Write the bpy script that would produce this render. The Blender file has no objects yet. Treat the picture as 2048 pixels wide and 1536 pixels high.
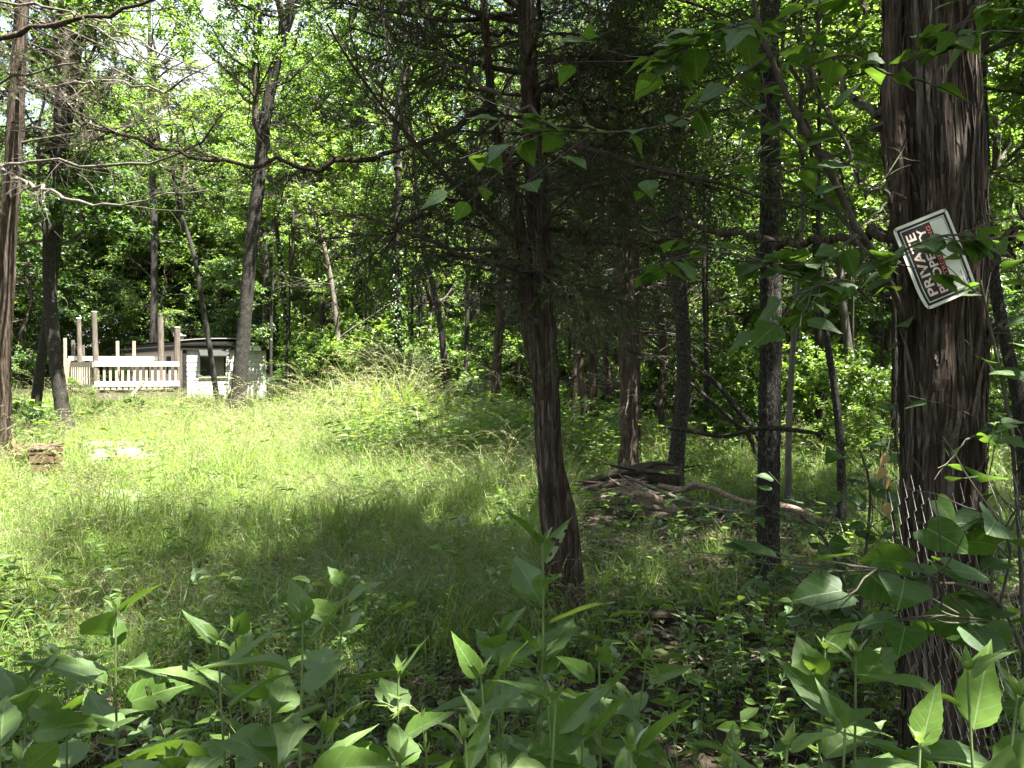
import bpy, math, random
import numpy as np
from mathutils import Vector, Matrix

# ------------------------------------------------------------------ camera, world, sun, exposure
S = bpy.context.scene
COL = S.collection
F = 1640.0; CX, CY = 1024.0, 768.0
EYE = 1.6; PITCH = math.atan(38 / F)
cam = bpy.data.objects.new('camera', bpy.data.cameras.new('camera'))
COL.objects.link(cam); S.camera = cam
cam.location = (0, 0, EYE); cam.rotation_euler = (math.pi / 2 - PITCH, 0, 0)
cam.data.sensor_width = 36; cam.data.lens = 36 * F / 2048
cam.data.clip_start = 0.05; cam.data.clip_end = 2000

SUN_EL = math.radians(67); TO_SUN = Vector((0.80, -0.60, 0)).normalized()
sdir = Vector((TO_SUN.x * math.cos(SUN_EL), TO_SUN.y * math.cos(SUN_EL), math.sin(SUN_EL)))
W = bpy.data.worlds.new('World'); S.world = W; W.use_nodes = True
wn = W.node_tree; bg = wn.nodes['Background']
sky = wn.nodes.new('ShaderNodeTexSky'); sky.sky_type = 'NISHITA'; sky.sun_disc = False
sky.sun_elevation = SUN_EL; sky.sun_rotation = math.atan2(TO_SUN.x, TO_SUN.y)
sky.air_density = 1.3; sky.dust_density = 2.5
tc = wn.nodes.new('ShaderNodeTexCoord'); cn = wn.nodes.new('ShaderNodeTexNoise')
cn.inputs['Scale'].default_value = 2.6; cn.inputs['Detail'].default_value = 7
cr = wn.nodes.new('ShaderNodeValToRGB'); cr.color_ramp.elements[0].position = .42; cr.color_ramp.elements[1].position = .60
mx = wn.nodes.new('ShaderNodeMix'); mx.data_type = 'RGBA'
mx.inputs[7].default_value = (4.6, 4.65, 4.7, 1)           # sunlit cloud
wn.links.new(tc.outputs['Generated'], cn.inputs['Vector']); wn.links.new(cn.outputs['Fac'], cr.inputs['Fac'])
wn.links.new(cr.outputs['Color'], mx.inputs[0]); wn.links.new(sky.outputs['Color'], mx.inputs[6])
wn.links.new(mx.outputs[2], bg.inputs['Color']); bg.inputs['Strength'].default_value = 0.05
sun = bpy.data.objects.new('sun', bpy.data.lights.new('sun', 'SUN')); COL.objects.link(sun)
sun.data.energy = 5.0; sun.data.angle = math.radians(0.5); sun.data.color = (1, .95, .86)
sun.rotation_euler = (-sdir).to_track_quat('-Z', 'Y').to_euler()
S.view_settings.view_transform = 'Standard'; S.view_settings.look = 'None'
S.view_settings.gamma = 1; S.view_settings.use_curve_mapping = False
S.view_settings.exposure = 3.2
S.render.engine = 'CYCLES'
cy = S.cycles
cy.max_bounces = 7; cy.diffuse_bounces = 4; cy.glossy_bounces = 2; cy.transmission_bounces = 4; cy.transparent_max_bounces = 4
cy.use_denoising = True; cy.caustics_reflective = False; cy.caustics_refractive = False
try: cy.denoising_prefilter = 'ACCURATE'
except Exception: pass

# ------------------------------------------------------------------ pixel <-> place
_f = np.array([0, math.cos(PITCH), -math.sin(PITCH)]); _u = np.array([0, math.sin(PITCH), math.cos(PITCH)])
def ray(px, py):
    return F * _f + (px - CX) * np.array([1., 0, 0]) - (py - CY) * _u
def at(px, py, d):
    r = ray(px, py); return np.array([0, 0, EYE]) + r * (d / r[1])
def ground_d(py):
    r = ray(CX, py); return -EYE / r[2] * r[1]

# ------------------------------------------------------------------ numpy helpers
def vnoise(p, seed=0):
    p = np.asarray(p, float); i = np.floor(p).astype(np.int64); f = p - i; f = f * f * (3 - 2 * f)
    def h(a, b, c):
        n = (a * 73856093) ^ (b * 19349663) ^ (c * 83492791) ^ (seed * 9176 + 77)
        n = (n ^ (n >> 13)) * 1274126177; n &= 0x7fffffff
        n = (n ^ (n >> 15)) * 668265263; n &= 0x7fffffff
        return ((n ^ (n >> 13)) & 0xffff) / 65535.0
    x, y, z = i[..., 0], i[..., 1], i[..., 2]; fx, fy, fz = f[..., 0], f[..., 1], f[..., 2]
    def lx(yy, zz): return h(x, yy, zz) * (1 - fx) + h(x + 1, yy, zz) * fx
    return (lx(y, z) * (1 - fy) + lx(y + 1, z) * fy) * (1 - fz) + (lx(y, z + 1) * (1 - fy) + lx(y + 1, z + 1) * fy) * fz
def unit(a): return a / np.maximum(np.linalg.norm(a, axis=-1, keepdims=True), 1e-9)
def terrain(x, y):
    x = np.asarray(x, float); y = np.asarray(y, float)
    p = np.stack([x * .35, y * .35, np.zeros_like(x)], -1)
    return .10 * (vnoise(p, 3) - .5) + .05 * (vnoise(p * 3.1, 4) - .5)

class Geo:
    """collects vertices and faces for one mesh; per-vertex random value in the attribute 'var'"""
    def __init__(s): s.v = []; s.var = []; s.f = []; s.n = 0
    def add(s, v, f, mat=0, var=None, smooth=True):
        v = np.asarray(v, float).reshape(-1, 3); f = np.asarray(f, np.int64)
        s.v.append(v); s.var.append(np.full(len(v), .5) if var is None else np.asarray(var, float).reshape(-1))
        s.f.append((f + s.n, mat, smooth)); s.n += len(v)
    def box(s, lo, hi, mat=0, M=None, var=.5):
        x0, y0, z0 = lo; x1, y1, z1 = hi
        v = np.array([(x0,y0,z0),(x1,y0,z0),(x1,y1,z0),(x0,y1,z0),(x0,y0,z1),(x1,y0,z1),(x1,y1,z1),(x0,y1,z1)], float)
        if M is not None: v = v @ np.asarray(M)[:3, :3].T + np.asarray(M)[:3, 3]
        s.add(v, [(0,3,2,1),(4,5,6,7),(0,1,5,4),(1,2,6,5),(2,3,7,6),(3,0,4,7)], mat, np.full(8, var), False)
    def tubes(s, P, R, k=4, mat=0, var=None):
        P = np.asarray(P, float); R = np.asarray(R, float); B, n, _ = P.shape
        if B == 0: return
        T = unit(np.gradient(P, axis=1)); mean = unit(T.mean(1)); ref = np.where(np.abs(mean[:, 2:3]) > .75, np.array([[1., 0, 0]]), np.array([[0, 0, 1.]]))
        U = unit(np.cross(T, ref[:, None, :])); V = np.cross(T, U)
        a = np.arange(k) * 2 * np.pi / k
        v = P[:, :, None, :] + R[:, :, None, None] * (np.cos(a)[:, None] * U[:, :, None, :] + np.sin(a)[:, None] * V[:, :, None, :])
        j = np.arange(k); j2 = (j + 1) % k; r = np.arange(n - 1)[:, None] * k
        q = np.stack([r + j, r + j2, r + k + j2, r + k + j], -1).reshape(-1, 4)
        f = (q[None] + (np.arange(B) * n * k)[:, None, None]).reshape(-1, 4)
        vv = np.full(B * n * k, .5) if var is None else np.repeat(var, n * k)
        s.add(v, f, mat, vv)
    def leaves(s, pos, d, up, L, Wd, mat=0, var=None, rich=True, fold=.18):
        N = len(pos); d = unit(d); side = unit(np.cross(up, d)); nn = np.cross(d, side)
        L = np.broadcast_to(L, N)[:, None]; Wd = np.broadcast_to(Wd, N)[:, None]
        def P(a, b, c): return pos + d * (L * a) + side * (Wd * b) + nn * (Wd * c)
        if rich:
            v = np.stack([P(0,0,0), P(.28,.46,fold), P(.62,.4,fold*.5), P(1,0,-.25), P(.62,-.4,fold*.5), P(.28,-.46,fold)], 1); m = 6
            f = np.array([(0,1,2,3),(0,3,4,5)])
        else:
            v = np.stack([P(0,0,0), P(.42,.5,fold), P(1,0,-.15), P(.42,-.5,fold)], 1); m = 4
            f = np.array([(0,1,2),(0,2,3)])
        ff = (f[None] + (np.arange(N) * m)[:, None, None]).reshape(-1, f.shape[1])
        s.add(v, ff, mat, np.repeat(np.full(N, .5) if var is None else var, m), False)
    def mesh(s, name, mats):
        me = bpy.data.meshes.new(name)
        v = np.concatenate(s.v); me.vertices.add(len(v)); me.vertices.foreach_set('co', v.astype(np.float32).ravel())
        tot = np.concatenate([np.full(len(f), f.shape[1]) for f, _, _ in s.f]); idx = np.concatenate([f.ravel() for f, _, _ in s.f])
        me.loops.add(len(idx)); me.loops.foreach_set('vertex_index', idx.astype(np.int32))
        me.polygons.add(len(tot)); me.polygons.foreach_set('loop_start', np.concatenate([[0], np.cumsum(tot)[:-1]]).astype(np.int32))
        me.polygons.foreach_set('material_index', np.concatenate([np.full(len(f), m) for f, m, _ in s.f]).astype(np.int32))
        me.polygons.foreach_set('use_smooth', np.concatenate([np.full(len(f), sm) for f, _, sm in s.f]))
        a = me.attributes.new('var', 'FLOAT', 'POINT'); a.data.foreach_set('value', np.concatenate(s.var).astype(np.float32))
        for m in (mats if isinstance(mats, (list, tuple)) else [mats]): me.materials.append(m)
        me.update(calc_edges=True); return me
    def obj(s, name, mats, parent=None): return link(name, s.mesh(name, mats), parent)

def link(name, data, parent=None, M=None):
    o = bpy.data.objects.new(name, data); COL.objects.link(o)
    if parent is not None: o.parent = parent
    if M is not None: o.matrix_basis = M
    return o
def tag(o, label=None, cat=None, group=None, kind=None):
    if label: o['label'] = label
    if cat: o['category'] = cat
    if group: o['group'] = group
    if kind: o['kind'] = kind
    return o
def empty(name, loc, label, cat, group=None):
    o = link(name, None); o.location = Vector(loc); o.empty_display_size = .2
    return tag(o, label, cat, group)
def dup_tree(src, loc, rz, sc, label, group):
    r = src.copy(); COL.objects.link(r); r.location = Vector(loc); r.rotation_euler = (0, 0, rz); r.scale = (sc,) * 3
    r['label'] = label; r['group'] = group
    for ch in src.children:
        c = ch.copy(); COL.objects.link(c); c.parent = r
    return r

# ------------------------------------------------------------------ materials
def nodes(name):
    m = bpy.data.materials.new(name); m.use_nodes = True; nt = m.node_tree; nt.nodes.clear()
    return m, nt, nt.nodes.new, nt.links.new
def ramp(nt, fac, stops):
    r = nt.nodes.new('ShaderNodeValToRGB'); e = r.color_ramp.elements
    while len(e) < len(stops): e.new(.5)
    for i, (p, c) in enumerate(stops): e[i].position = p; e[i].color = (*c, 1)
    nt.links.new(fac, r.inputs['Fac']); return r.outputs['Color']
def leafmat(name, dark, light, trans, tw=.45, gloss=.12, rough=.45, veins=False):
    """two-sided leaf: diffuse + translucent + a little sheen; hue varies by leaf and by plant"""
    m, nt, N, Lk = nodes(name)
    at_ = N('ShaderNodeAttribute'); at_.attribute_name = 'var'; oi = N('ShaderNodeObjectInfo')
    mt = N('ShaderNodeMath'); mt.operation = 'MULTIPLY_ADD'; mt.inputs[1].default_value = .5
    ml = N('ShaderNodeMath'); ml.operation = 'MULTIPLY'; ml.inputs[1].default_value = .5
    Lk(at_.outputs['Fac'], ml.inputs[0]); Lk(oi.outputs['Random'], mt.inputs[0]); Lk(ml.outputs[0], mt.inputs[2])
    fac = mt.outputs[0]
    c = ramp(nt, fac, [(0, dark), (1, light)]); t = ramp(nt, fac, [(0, tuple(x * .75 for x in trans)), (1, trans)])
    bumpo = None
    if veins:
        tcn = N('ShaderNodeTexCoord'); sx = N('ShaderNodeSeparateXYZ'); Lk(tcn.outputs['Object'], sx.inputs[0])
        ab = N('ShaderNodeMath'); ab.operation = 'ABSOLUTE'; Lk(sx.outputs['Y'], ab.inputs[0])
        k = N('ShaderNodeMath'); k.operation = 'MULTIPLY_ADD'; k.inputs[1].default_value = -.8; Lk(ab.outputs[0], k.inputs[0]); Lk(sx.outputs['X'], k.inputs[2])
        s2 = N('ShaderNodeMath'); s2.operation = 'MULTIPLY'; s2.inputs[1].default_value = 46; Lk(k.outputs[0], s2.inputs[0])
        sn = N('ShaderNodeMath'); sn.operation = 'SINE'; sm = N('ShaderNodeMath'); sm.operation = 'MULTIPLY'; sm.inputs[1].default_value = 6.283
        Lk(s2.outputs[0], sm.inputs[0]); Lk(sm.outputs[0], sn.inputs[0])
        pw = N('ShaderNodeMapRange'); pw.inputs[1].default_value = .8; pw.inputs[2].default_value = 1; Lk(sn.outputs[0], pw.inputs[0])
        mid = N('ShaderNodeMapRange'); mid.inputs[1].default_value = .002; mid.inputs[2].default_value = .0008; Lk(ab.outputs[0], mid.inputs[0])
        mxv = N('ShaderNodeMath'); mxv.operation = 'MAXIMUM'; Lk(mid.outputs[0], mxv.inputs[0])
        half = N('ShaderNodeMath'); half.operation = 'MULTIPLY'; half.inputs[1].default_value = .3; Lk(pw.outputs[0], half.inputs[0]); Lk(half.outputs[0], mxv.inputs[1])
        nz = N('ShaderNodeTexNoise'); nz.inputs['Scale'].default_value = 35; nz.inputs['Detail'].default_value = 5; Lk(tcn.outputs['Object'], nz.inputs['Vector'])
        mb = N('ShaderNodeMix'); mb.data_type = 'RGBA'; mb.blend_type = 'MULTIPLY'; mb.inputs[0].default_value = .5; Lk(c, mb.inputs[6]); Lk(ramp(nt, nz.outputs['Fac'], [(.3, (.55,.6,.5)), (.7, (1.2,1.15,1.1))]), mb.inputs[7])
        mc = N('ShaderNodeMix'); mc.data_type = 'RGBA'; Lk(mxv.outputs[0], mc.inputs[0]); Lk(mb.outputs[2], mc.inputs[6]); mc.inputs[7].default_value = (.17, .24, .10, 1)
        c = mc.outputs[2]
        bp = N('ShaderNodeBump'); bp.inputs['Strength'].default_value = .35; bp.inputs['Distance'].default_value = .004; bp.invert = True
        ad = N('ShaderNodeMath'); ad.operation = 'ADD'; Lk(mxv.outputs[0], ad.inputs[0]); Lk(nz.outputs['Fac'], ad.inputs[1]); Lk(ad.outputs[0], bp.inputs['Height']); bumpo = bp.outputs[0]
    df = N('ShaderNodeBsdfDiffuse'); tr = N('ShaderNodeBsdfTranslucent'); gl = N('ShaderNodeBsdfGlossy'); gl.inputs['Roughness'].default_value = rough
    Lk(c, df.inputs['Color']); Lk(t, tr.inputs['Color']); gl.inputs['Color'].default_value = (.8, .85, .8, 1)
    if bumpo is not None: Lk(bumpo, df.inputs['Normal']); Lk(bumpo, gl.inputs['Normal'])
    m1 = N('ShaderNodeMixShader'); m1.inputs[0].default_value = tw; Lk(df.outputs[0], m1.inputs[1]); Lk(tr.outputs[0], m1.inputs[2])
    fr = N('ShaderNodeFresnel'); fr.inputs['IOR'].default_value = 1.35
    fm = N('ShaderNodeMath'); fm.operation = 'MULTIPLY'; fm.inputs[1].default_value = gloss * 2.2; Lk(fr.outputs[0], fm.inputs[0])
    m2 = N('ShaderNodeMixShader'); Lk(fm.outputs[0], m2.inputs[0]); Lk(m1.outputs[0], m2.inputs[1]); Lk(gl.outputs[0], m2.inputs[2])
    o = N('ShaderNodeOutputMaterial'); Lk(m2.outputs[0], o.inputs['Surface']); return m
def roughmat(name, stops, scale=(8, 8, 8), detail=6, rough=.9, bump=.5, dist=.01, second=None, spec=.2):
    """noise-coloured solid (bark, wood, soil, stone); scale stretches the grain"""
    m, nt, N, Lk = nodes(name)
    tcn = N('ShaderNodeTexCoord'); mp = N('ShaderNodeMapping'); mp.inputs['Scale'].default_value = scale; Lk(tcn.outputs['Object'], mp.inputs['Vector'])
    nz = N('ShaderNodeTexNoise'); nz.inputs['Scale'].default_value = 1; nz.inputs['Detail'].default_value = detail; nz.inputs['Roughness'].default_value = .65; Lk(mp.outputs[0], nz.inputs['Vector'])
    c = ramp(nt, nz.outputs['Fac'], stops)
    if second:
        n2 = N('ShaderNodeTexNoise'); n2.inputs['Scale'].default_value = second[0]; n2.inputs['Detail'].default_value = 5; Lk(tcn.outputs['Object'], n2.inputs['Vector'])
        r2 = ramp(nt, n2.outputs['Fac'], [(second[2], (0,0,0)), (second[2] + .12, (1,1,1))])
        mm = N('ShaderNodeMix'); mm.data_type = 'RGBA'; Lk(r2, mm.inputs[0]); Lk(c, mm.inputs[6]); mm.inputs[7].default_value = (*second[1], 1); c = mm.outputs[2]
    b = N('ShaderNodeBsdfPrincipled'); Lk(c, b.inputs['Base Color']); b.inputs['Roughness'].default_value = rough; b.inputs['Specular IOR Level'].default_value = spec
    bp = N('ShaderNodeBump'); bp.inputs['Strength'].default_value = bump; bp.inputs['Distance'].default_value = dist; Lk(nz.outputs['Fac'], bp.inputs['Height']); Lk(bp.outputs[0], b.inputs['Normal'])
    o = N('ShaderNodeOutputMaterial'); Lk(b.outputs[0], o.inputs['Surface']); return m

M_LEAF   = leafmat('broadleaf', (.038,.085,.018), (.08,.148,.028), (.215,.375,.042), .52, .07)
M_LEAFD  = leafmat('deep_broadleaf', (.034,.07,.02), (.068,.12,.03), (.14,.27,.035), .5, .08)
M_LEAFY  = leafmat('young_broadleaf', (.05,.115,.022), (.105,.18,.032), (.285,.44,.05), .54, .07)
M_HERB   = leafmat('herb_leaf', (.065,.135,.028), (.12,.20,.045), (.20,.35,.035), .40, .035, .55, veins=True)
M_BUD    = leafmat('bud_leaf', (.10,.17,.04), (.14,.21,.05), (.22,.34,.06), .4, .10)
M_REDBUD = leafmat('redbud_leaf', (.035,.085,.024), (.065,.125,.03), (.17,.31,.03), .45, .03, .55, veins=True)
M_CEDAR  = leafmat('cedar_foliage', (.030,.055,.018), (.058,.088,.03), (.09,.15,.025), .3, .04)
M_DRYC   = leafmat('dry_cedar_foliage', (.06,.062,.03), (.15,.125,.075), (.10,.09,.04), .25, .05)
M_JUNI   = leafmat('juniper_foliage', (.10,.145,.06), (.17,.21,.10), (.18,.23,.08), .35, .05)
M_GRASS  = leafmat('grass_blade', (.075,.16,.020), (.175,.255,.044), (.29,.44,.05), .48, .07, .45)
M_STRAW  = leafmat('dry_grass', (.19,.20,.085), (.31,.31,.15), (.28,.29,.11), .35, .08)
M_LITTER = leafmat('dead_leaf', (.035,.027,.02), (.11,.085,.06), (.09,.06,.03), .12, .05)
M_OAK    = roughmat('oak_bark', [(.36,(.009,.008,.007)), (.53,(.027,.025,.021)), (.69,(.12,.115,.104))], (105,105,34), 6, .95, 1, .010, (6, (.075,.08,.062), .66))
M_CBARK  = roughmat('cedar_bark', [(.32,(.015,.010,.007)), (.46,(.043,.031,.023)), (.59,(.085,.066,.052)), (.73,(.20,.172,.148))], (64,64,4.5), 9, .95, 1, .014)
M_STRIP  = roughmat('weathered_bark_strip', [(.3,(.045,.036,.028)), (.5,(.10,.084,.070)), (.75,(.20,.175,.155))], (70,70,9), 6, .95, .8, .006)
M_GBARK  = roughmat('grey_bark', [(.3,(.05,.045,.037)), (.55,(.11,.10,.086)), (.75,(.19,.178,.158))], (22,22,5), 6, .95, .6, .008, (5, (.14,.16,.10), .6))
M_RBARK  = roughmat('redbud_bark', [(.3,(.04,.035,.028)), (.55,(.085,.078,.062)), (.75,(.15,.145,.115))], (40,40,12), 6, .95, .6, .006, (9, (.09,.11,.05), .62))
M_TWIG   = roughmat('twig', [(.3,(.035,.028,.022)), (.7,(.085,.073,.06))], (20,20,20), 3, .95, .2)
M_DEADW  = roughmat('dead_twig', [(.3,(.065,.055,.045)), (.7,(.16,.145,.125))], (20,20,20), 3, .95, .2)
M_SOIL   = roughmat('forest_soil', [(.3,(.020,.015,.010)), (.55,(.045,.034,.024)), (.75,(.095,.075,.052))], (3.5,3.5,3.5), 10, 1, .8, .03, (1.2, (.06,.07,.025), .55))
M_STEM   = roughmat('green_stem', [(.3,(.10,.15,.05)), (.7,(.16,.21,.08))], (10,10,10), 3, .6, .1)
M_ROT    = roughmat('rotten_wood', [(.3,(.018,.014,.010)), (.5,(.045,.036,.027)), (.75,(.12,.10,.082))], (4,28,28), 8, .95, 1, .02, (4, (.06,.08,.025), .6))
M_SPLIT  = roughmat('split_wood', [(.34,(.055,.040,.03)), (.5,(.19,.145,.11)), (.66,(.36,.295,.23))], (14,75,75), 8, .95, 1, .015)
M_STONE  = roughmat('limestone', [(.3,(.09,.085,.075)), (.5,(.18,.172,.155)), (.7,(.30,.29,.265))], (14,14,14), 8, .95, .6, .02)
M_LUMBER = roughmat('sawn_lumber', [(.3,(.17,.14,.10)), (.5,(.30,.255,.195)), (.7,(.40,.35,.28))], (9,24,9), 6, .85, .4)
M_WHITE  = roughmat('white_paint', [(.3,(.38,.36,.32)), (.45,(.58,.57,.53)), (.7,(.70,.69,.66))], (8,8,14), 7, .7, .3)
M_POST   = roughmat('weathered_post', [(.3,(.05,.042,.034)), (.5,(.10,.085,.068)), (.7,(.17,.148,.122))], (20,20,2.5), 6, .95, .6)
M_PINK   = roughmat('tan_siding', [(.3,(.36,.30,.26)), (.7,(.44,.38,.335))], (5,5,2), 4, .7, .1)
M_PALE   = roughmat('pale_siding', [(.3,(.36,.38,.37)), (.7,(.46,.48,.47))], (4,4,2), 4, .6, .1)
M_BLACK  = roughmat('dark_trim', [(.3,(.009,.0085,.008)), (.7,(.02,.019,.018))], (5,5,5), 3, .6, .1)
M_ROOF   = roughmat('roof_metal', [(.3,(.14,.14,.135)), (.7,(.24,.235,.23))], (2,2,2), 4, .8, .1)
M_RUST   = roughmat('rusty_brown', [(.3,(.06,.034,.024)), (.55,(.105,.058,.040)), (.75,(.19,.125,.09))], (10,10,10), 6, .85, .4)
M_WIRE   = roughmat('galvanised_wire', [(.3,(.10,.09,.08)), (.7,(.30,.29,.27))], (40,40,40), 3, .45, .1, spec=.6)
M_SIGNW  = roughmat('sign_white', [(.3,(.62,.66,.56)), (.7,(.74,.77,.68))], (14,14,14), 4, .45, .05)
M_SIGNK  = roughmat('sign_black', [(.3,(.012,.012,.012)), (.7,(.022,.021,.02))], (14,14,14), 3, .4, .05)
M_SIGNR  = roughmat('sign_red', [(.3,(.62,.13,.09)), (.7,(.75,.22,.16))], (60,60,60), 4, .5, .05)
M_SIGNP  = roughmat('sign_faded', [(.35,(.72,.42,.34)), (.55,(.76,.68,.6))], (30,30,30), 4, .5, .05)
M_GLASS  = roughmat('window_pane', [(.3,(.02,.022,.022)), (.7,(.04,.042,.042))], (1,1,1), 2, .08, .02, spec=.6)
M_CURT   = roughmat('curtain', [(.3,(.10,.10,.095)), (.7,(.20,.20,.19))], (22,22,.5), 2, .9, .2)
M_FLOWER = roughmat('white_petal', [(.3,(.75,.75,.7)), (.7,(.8,.8,.78))], (9,9,9), 2, .8, .1)

# ------------------------------------------------------------------ plant growth (vectorised)
def spline(P, n):
    P = np.asarray(P, float); Q = np.vstack([2 * P[0] - P[1], P, 2 * P[-1] - P[-2]])
    seg = np.linalg.norm(np.diff(P[:, :3], axis=0), axis=1); c = np.concatenate([[0], np.cumsum(seg)]); t = np.linspace(0, c[-1], n)
    i = np.clip(np.searchsorted(c, t, 'right') - 1, 0, len(P) - 2); u = ((t - c[i]) / np.maximum(seg[i], 1e-9))[:, None]
    a, b, d, e = Q[i], Q[i + 1], Q[i + 2], Q[i + 3]
    return .5 * (2 * b + (d - a) * u + (2 * a - 5 * b + 4 * d - e) * u ** 2 + (3 * b - a - 3 * d + e) * u ** 3)
def grow(pos, d, L, n, r, wander=.15, grav=0.):
    """B branches from pos along d, length L, n points; random wander, bend grav per step"""
    B = len(pos); P = np.empty((B, n, 3)); P[:, 0] = pos; d = unit(d).copy(); st = (np.broadcast_to(L, B) / (n - 1))[:, None]
    for i in range(1, n):
        d = unit(d + r.normal(0, wander, (B, 3)) + np.array([0, 0, grav])); P[:, i] = P[:, i - 1] + d * st
    return P
def on(P, m, r, t0=.2, t1=1.):
    """m random spots on each path: position, tangent, t, path index"""
    B, n, _ = P.shape; t = r.uniform(t0, t1, (B, m)); x = t * (n - 1) * .9999; i = x.astype(int); f = (x - i)[..., None]
    b = np.arange(B)[:, None]; A, C = P[b, i], P[b, i + 1]
    return (A * (1 - f) + C * f).reshape(-1, 3), unit(C - A).reshape(-1, 3), t.ravel(), np.repeat(np.arange(B), m)
def fan(T, r, spread, flat=1., lift=0.):
    v = r.normal(0, 1, T.shape); v -= (v * T).sum(-1, keepdims=True) * T; v = unit(v) * spread
    v[:, 2] *= flat; v[:, 2] += lift; return unit(T + v)
def taper(r0, n, end=.35): return np.asarray(r0)[:, None] * np.linspace(1, end, n)[None]

def add_broad(G, leader, r0, rg, R, n1, n2, n3, nl, ls, t0=.05, elev=(.25, .9), flat=.5, prof=None, matt=0, matl=1, rich=False, sides=5, k3=3, lw=.62, grav=.03):
    """limbs, branches, twigs and leaves of a broad-leaved crown about a leader path (n,3)"""
    P0 = leader[None]; p, T, t, _ = on(P0, n1, rg, t0, .98); az = rg.uniform(0, 6.283) + np.arange(n1) * 2.39996; el = rg.uniform(*elev, n1)
    d = np.stack([np.cos(az) * np.cos(el), np.sin(az) * np.cos(el), np.sin(el)], -1)
    pr = np.sqrt(np.clip(1 - ((t - .35) / .72) ** 2, .1, 1)) if prof is None else prof(t)
    P1 = grow(p, d, R * pr * rg.uniform(.65, 1.15, n1), 8, rg, .16, grav); G.tubes(P1, taper(r0 * .42 * (1.1 - .7 * t), 8, .3), sides, matt)
    p, T, t, b = on(P1, n2, rg, .25, 1); P2 = grow(p, fan(T, rg, .95, flat), R * .36 * rg.uniform(.5, 1.2, len(p)), 5, rg, .18, grav); G.tubes(P2, taper(np.full(len(p), r0 * .085 + .003), 5), 4, matt)
    p, T, t, b = on(P2, n3, rg, .15, 1); P3 = grow(p, fan(T, rg, 1.1, flat), R * .15 * rg.uniform(.4, 1.3, len(p)), 3, rg, .2, 0); G.tubes(P3, taper(np.full(len(p), .006), 3), k3, matt)
    p, T, t, b = on(P3, nl, rg, .1, 1); dd = fan(T, rg, 1.3, .45, -.12); up = unit(rg.normal(0, .42, p.shape) + [0, 0, 1])
    cl = vnoise(p * .9, 11) * .6 + rg.uniform(0, .4, len(p))
    G.leaves(p + rg.normal(0, .03, p.shape), dd, up, ls * rg.uniform(.65, 1.25, len(p)), ls * lw * rg.uniform(.75, 1.2, len(p)), matl, cl, rich)
def add_cedar(G, leader, r0, rg, R, n1, n2, n3, nf, fl, t0=.02, t1=.98, elev=(-.1, .5), prof=None, grav=-.01, matt=0, matl=1, leafy=1., sides=5, fw=.13, bare=.0):
    """feathery cedar crown: long thin limbs, many fine twigs, sliver-like foliage; bare = share of dead twigs"""
    P0 = leader[None]; p, T, t, _ = on(P0, n1, rg, t0, t1); az = rg.uniform(0, 6.283) + np.arange(n1) * 2.39996; el = rg.uniform(*elev, n1)
    d = np.stack([np.cos(az) * np.cos(el), np.sin(az) * np.cos(el), np.sin(el)], -1)
    pr = (1.05 - .85 * t) if prof is None else prof(t)
    P1 = grow(p, d, R * pr * rg.uniform(.55, 1.2, n1), 9, rg, .13, grav); G.tubes(P1, taper(r0 * .24 * (1.15 - .75 * t) + .003, 9, .22), sides, matt)
    p, T, t, b = on(P1, n2, rg, .18, 1); P2 = grow(p, fan(T, rg, .85, .6), R * .30 * rg.uniform(.4, 1.25, len(p)), 6, rg, .2, grav * 1.5); G.tubes(P2, taper(np.full(len(p), .0052), 6, .4), 3, matt)
    p, T, t, b = on(P2, n3, rg, .1, 1); P3 = grow(p, fan(T, rg, .9, .7), R * .12 * rg.uniform(.5, 1.4, len(p)), 4, rg, .22, grav * 2); G.tubes(P3, taper(np.full(len(p), .0026), 4, .5), 3, matt)
    if leafy > 0:
        live = rg.uniform(0, 1, len(P2)) > bare; keep = np.repeat(live, n3); P3 = P3[keep]
        p, T, t, b = on(P3, nf, rg, .05, 1); dd = fan(T, rg, .75, 1, -.12); up = unit(rg.normal(0, 1, p.shape) + [0, 0, .4])
        G.leaves(p, dd, up, fl * rg.uniform(.6, 1.4, len(p)), fl * fw * rg.uniform(.8, 1.4, len(p)), matl, rg.uniform(0, 1, len(p)), False, .05)

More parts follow.
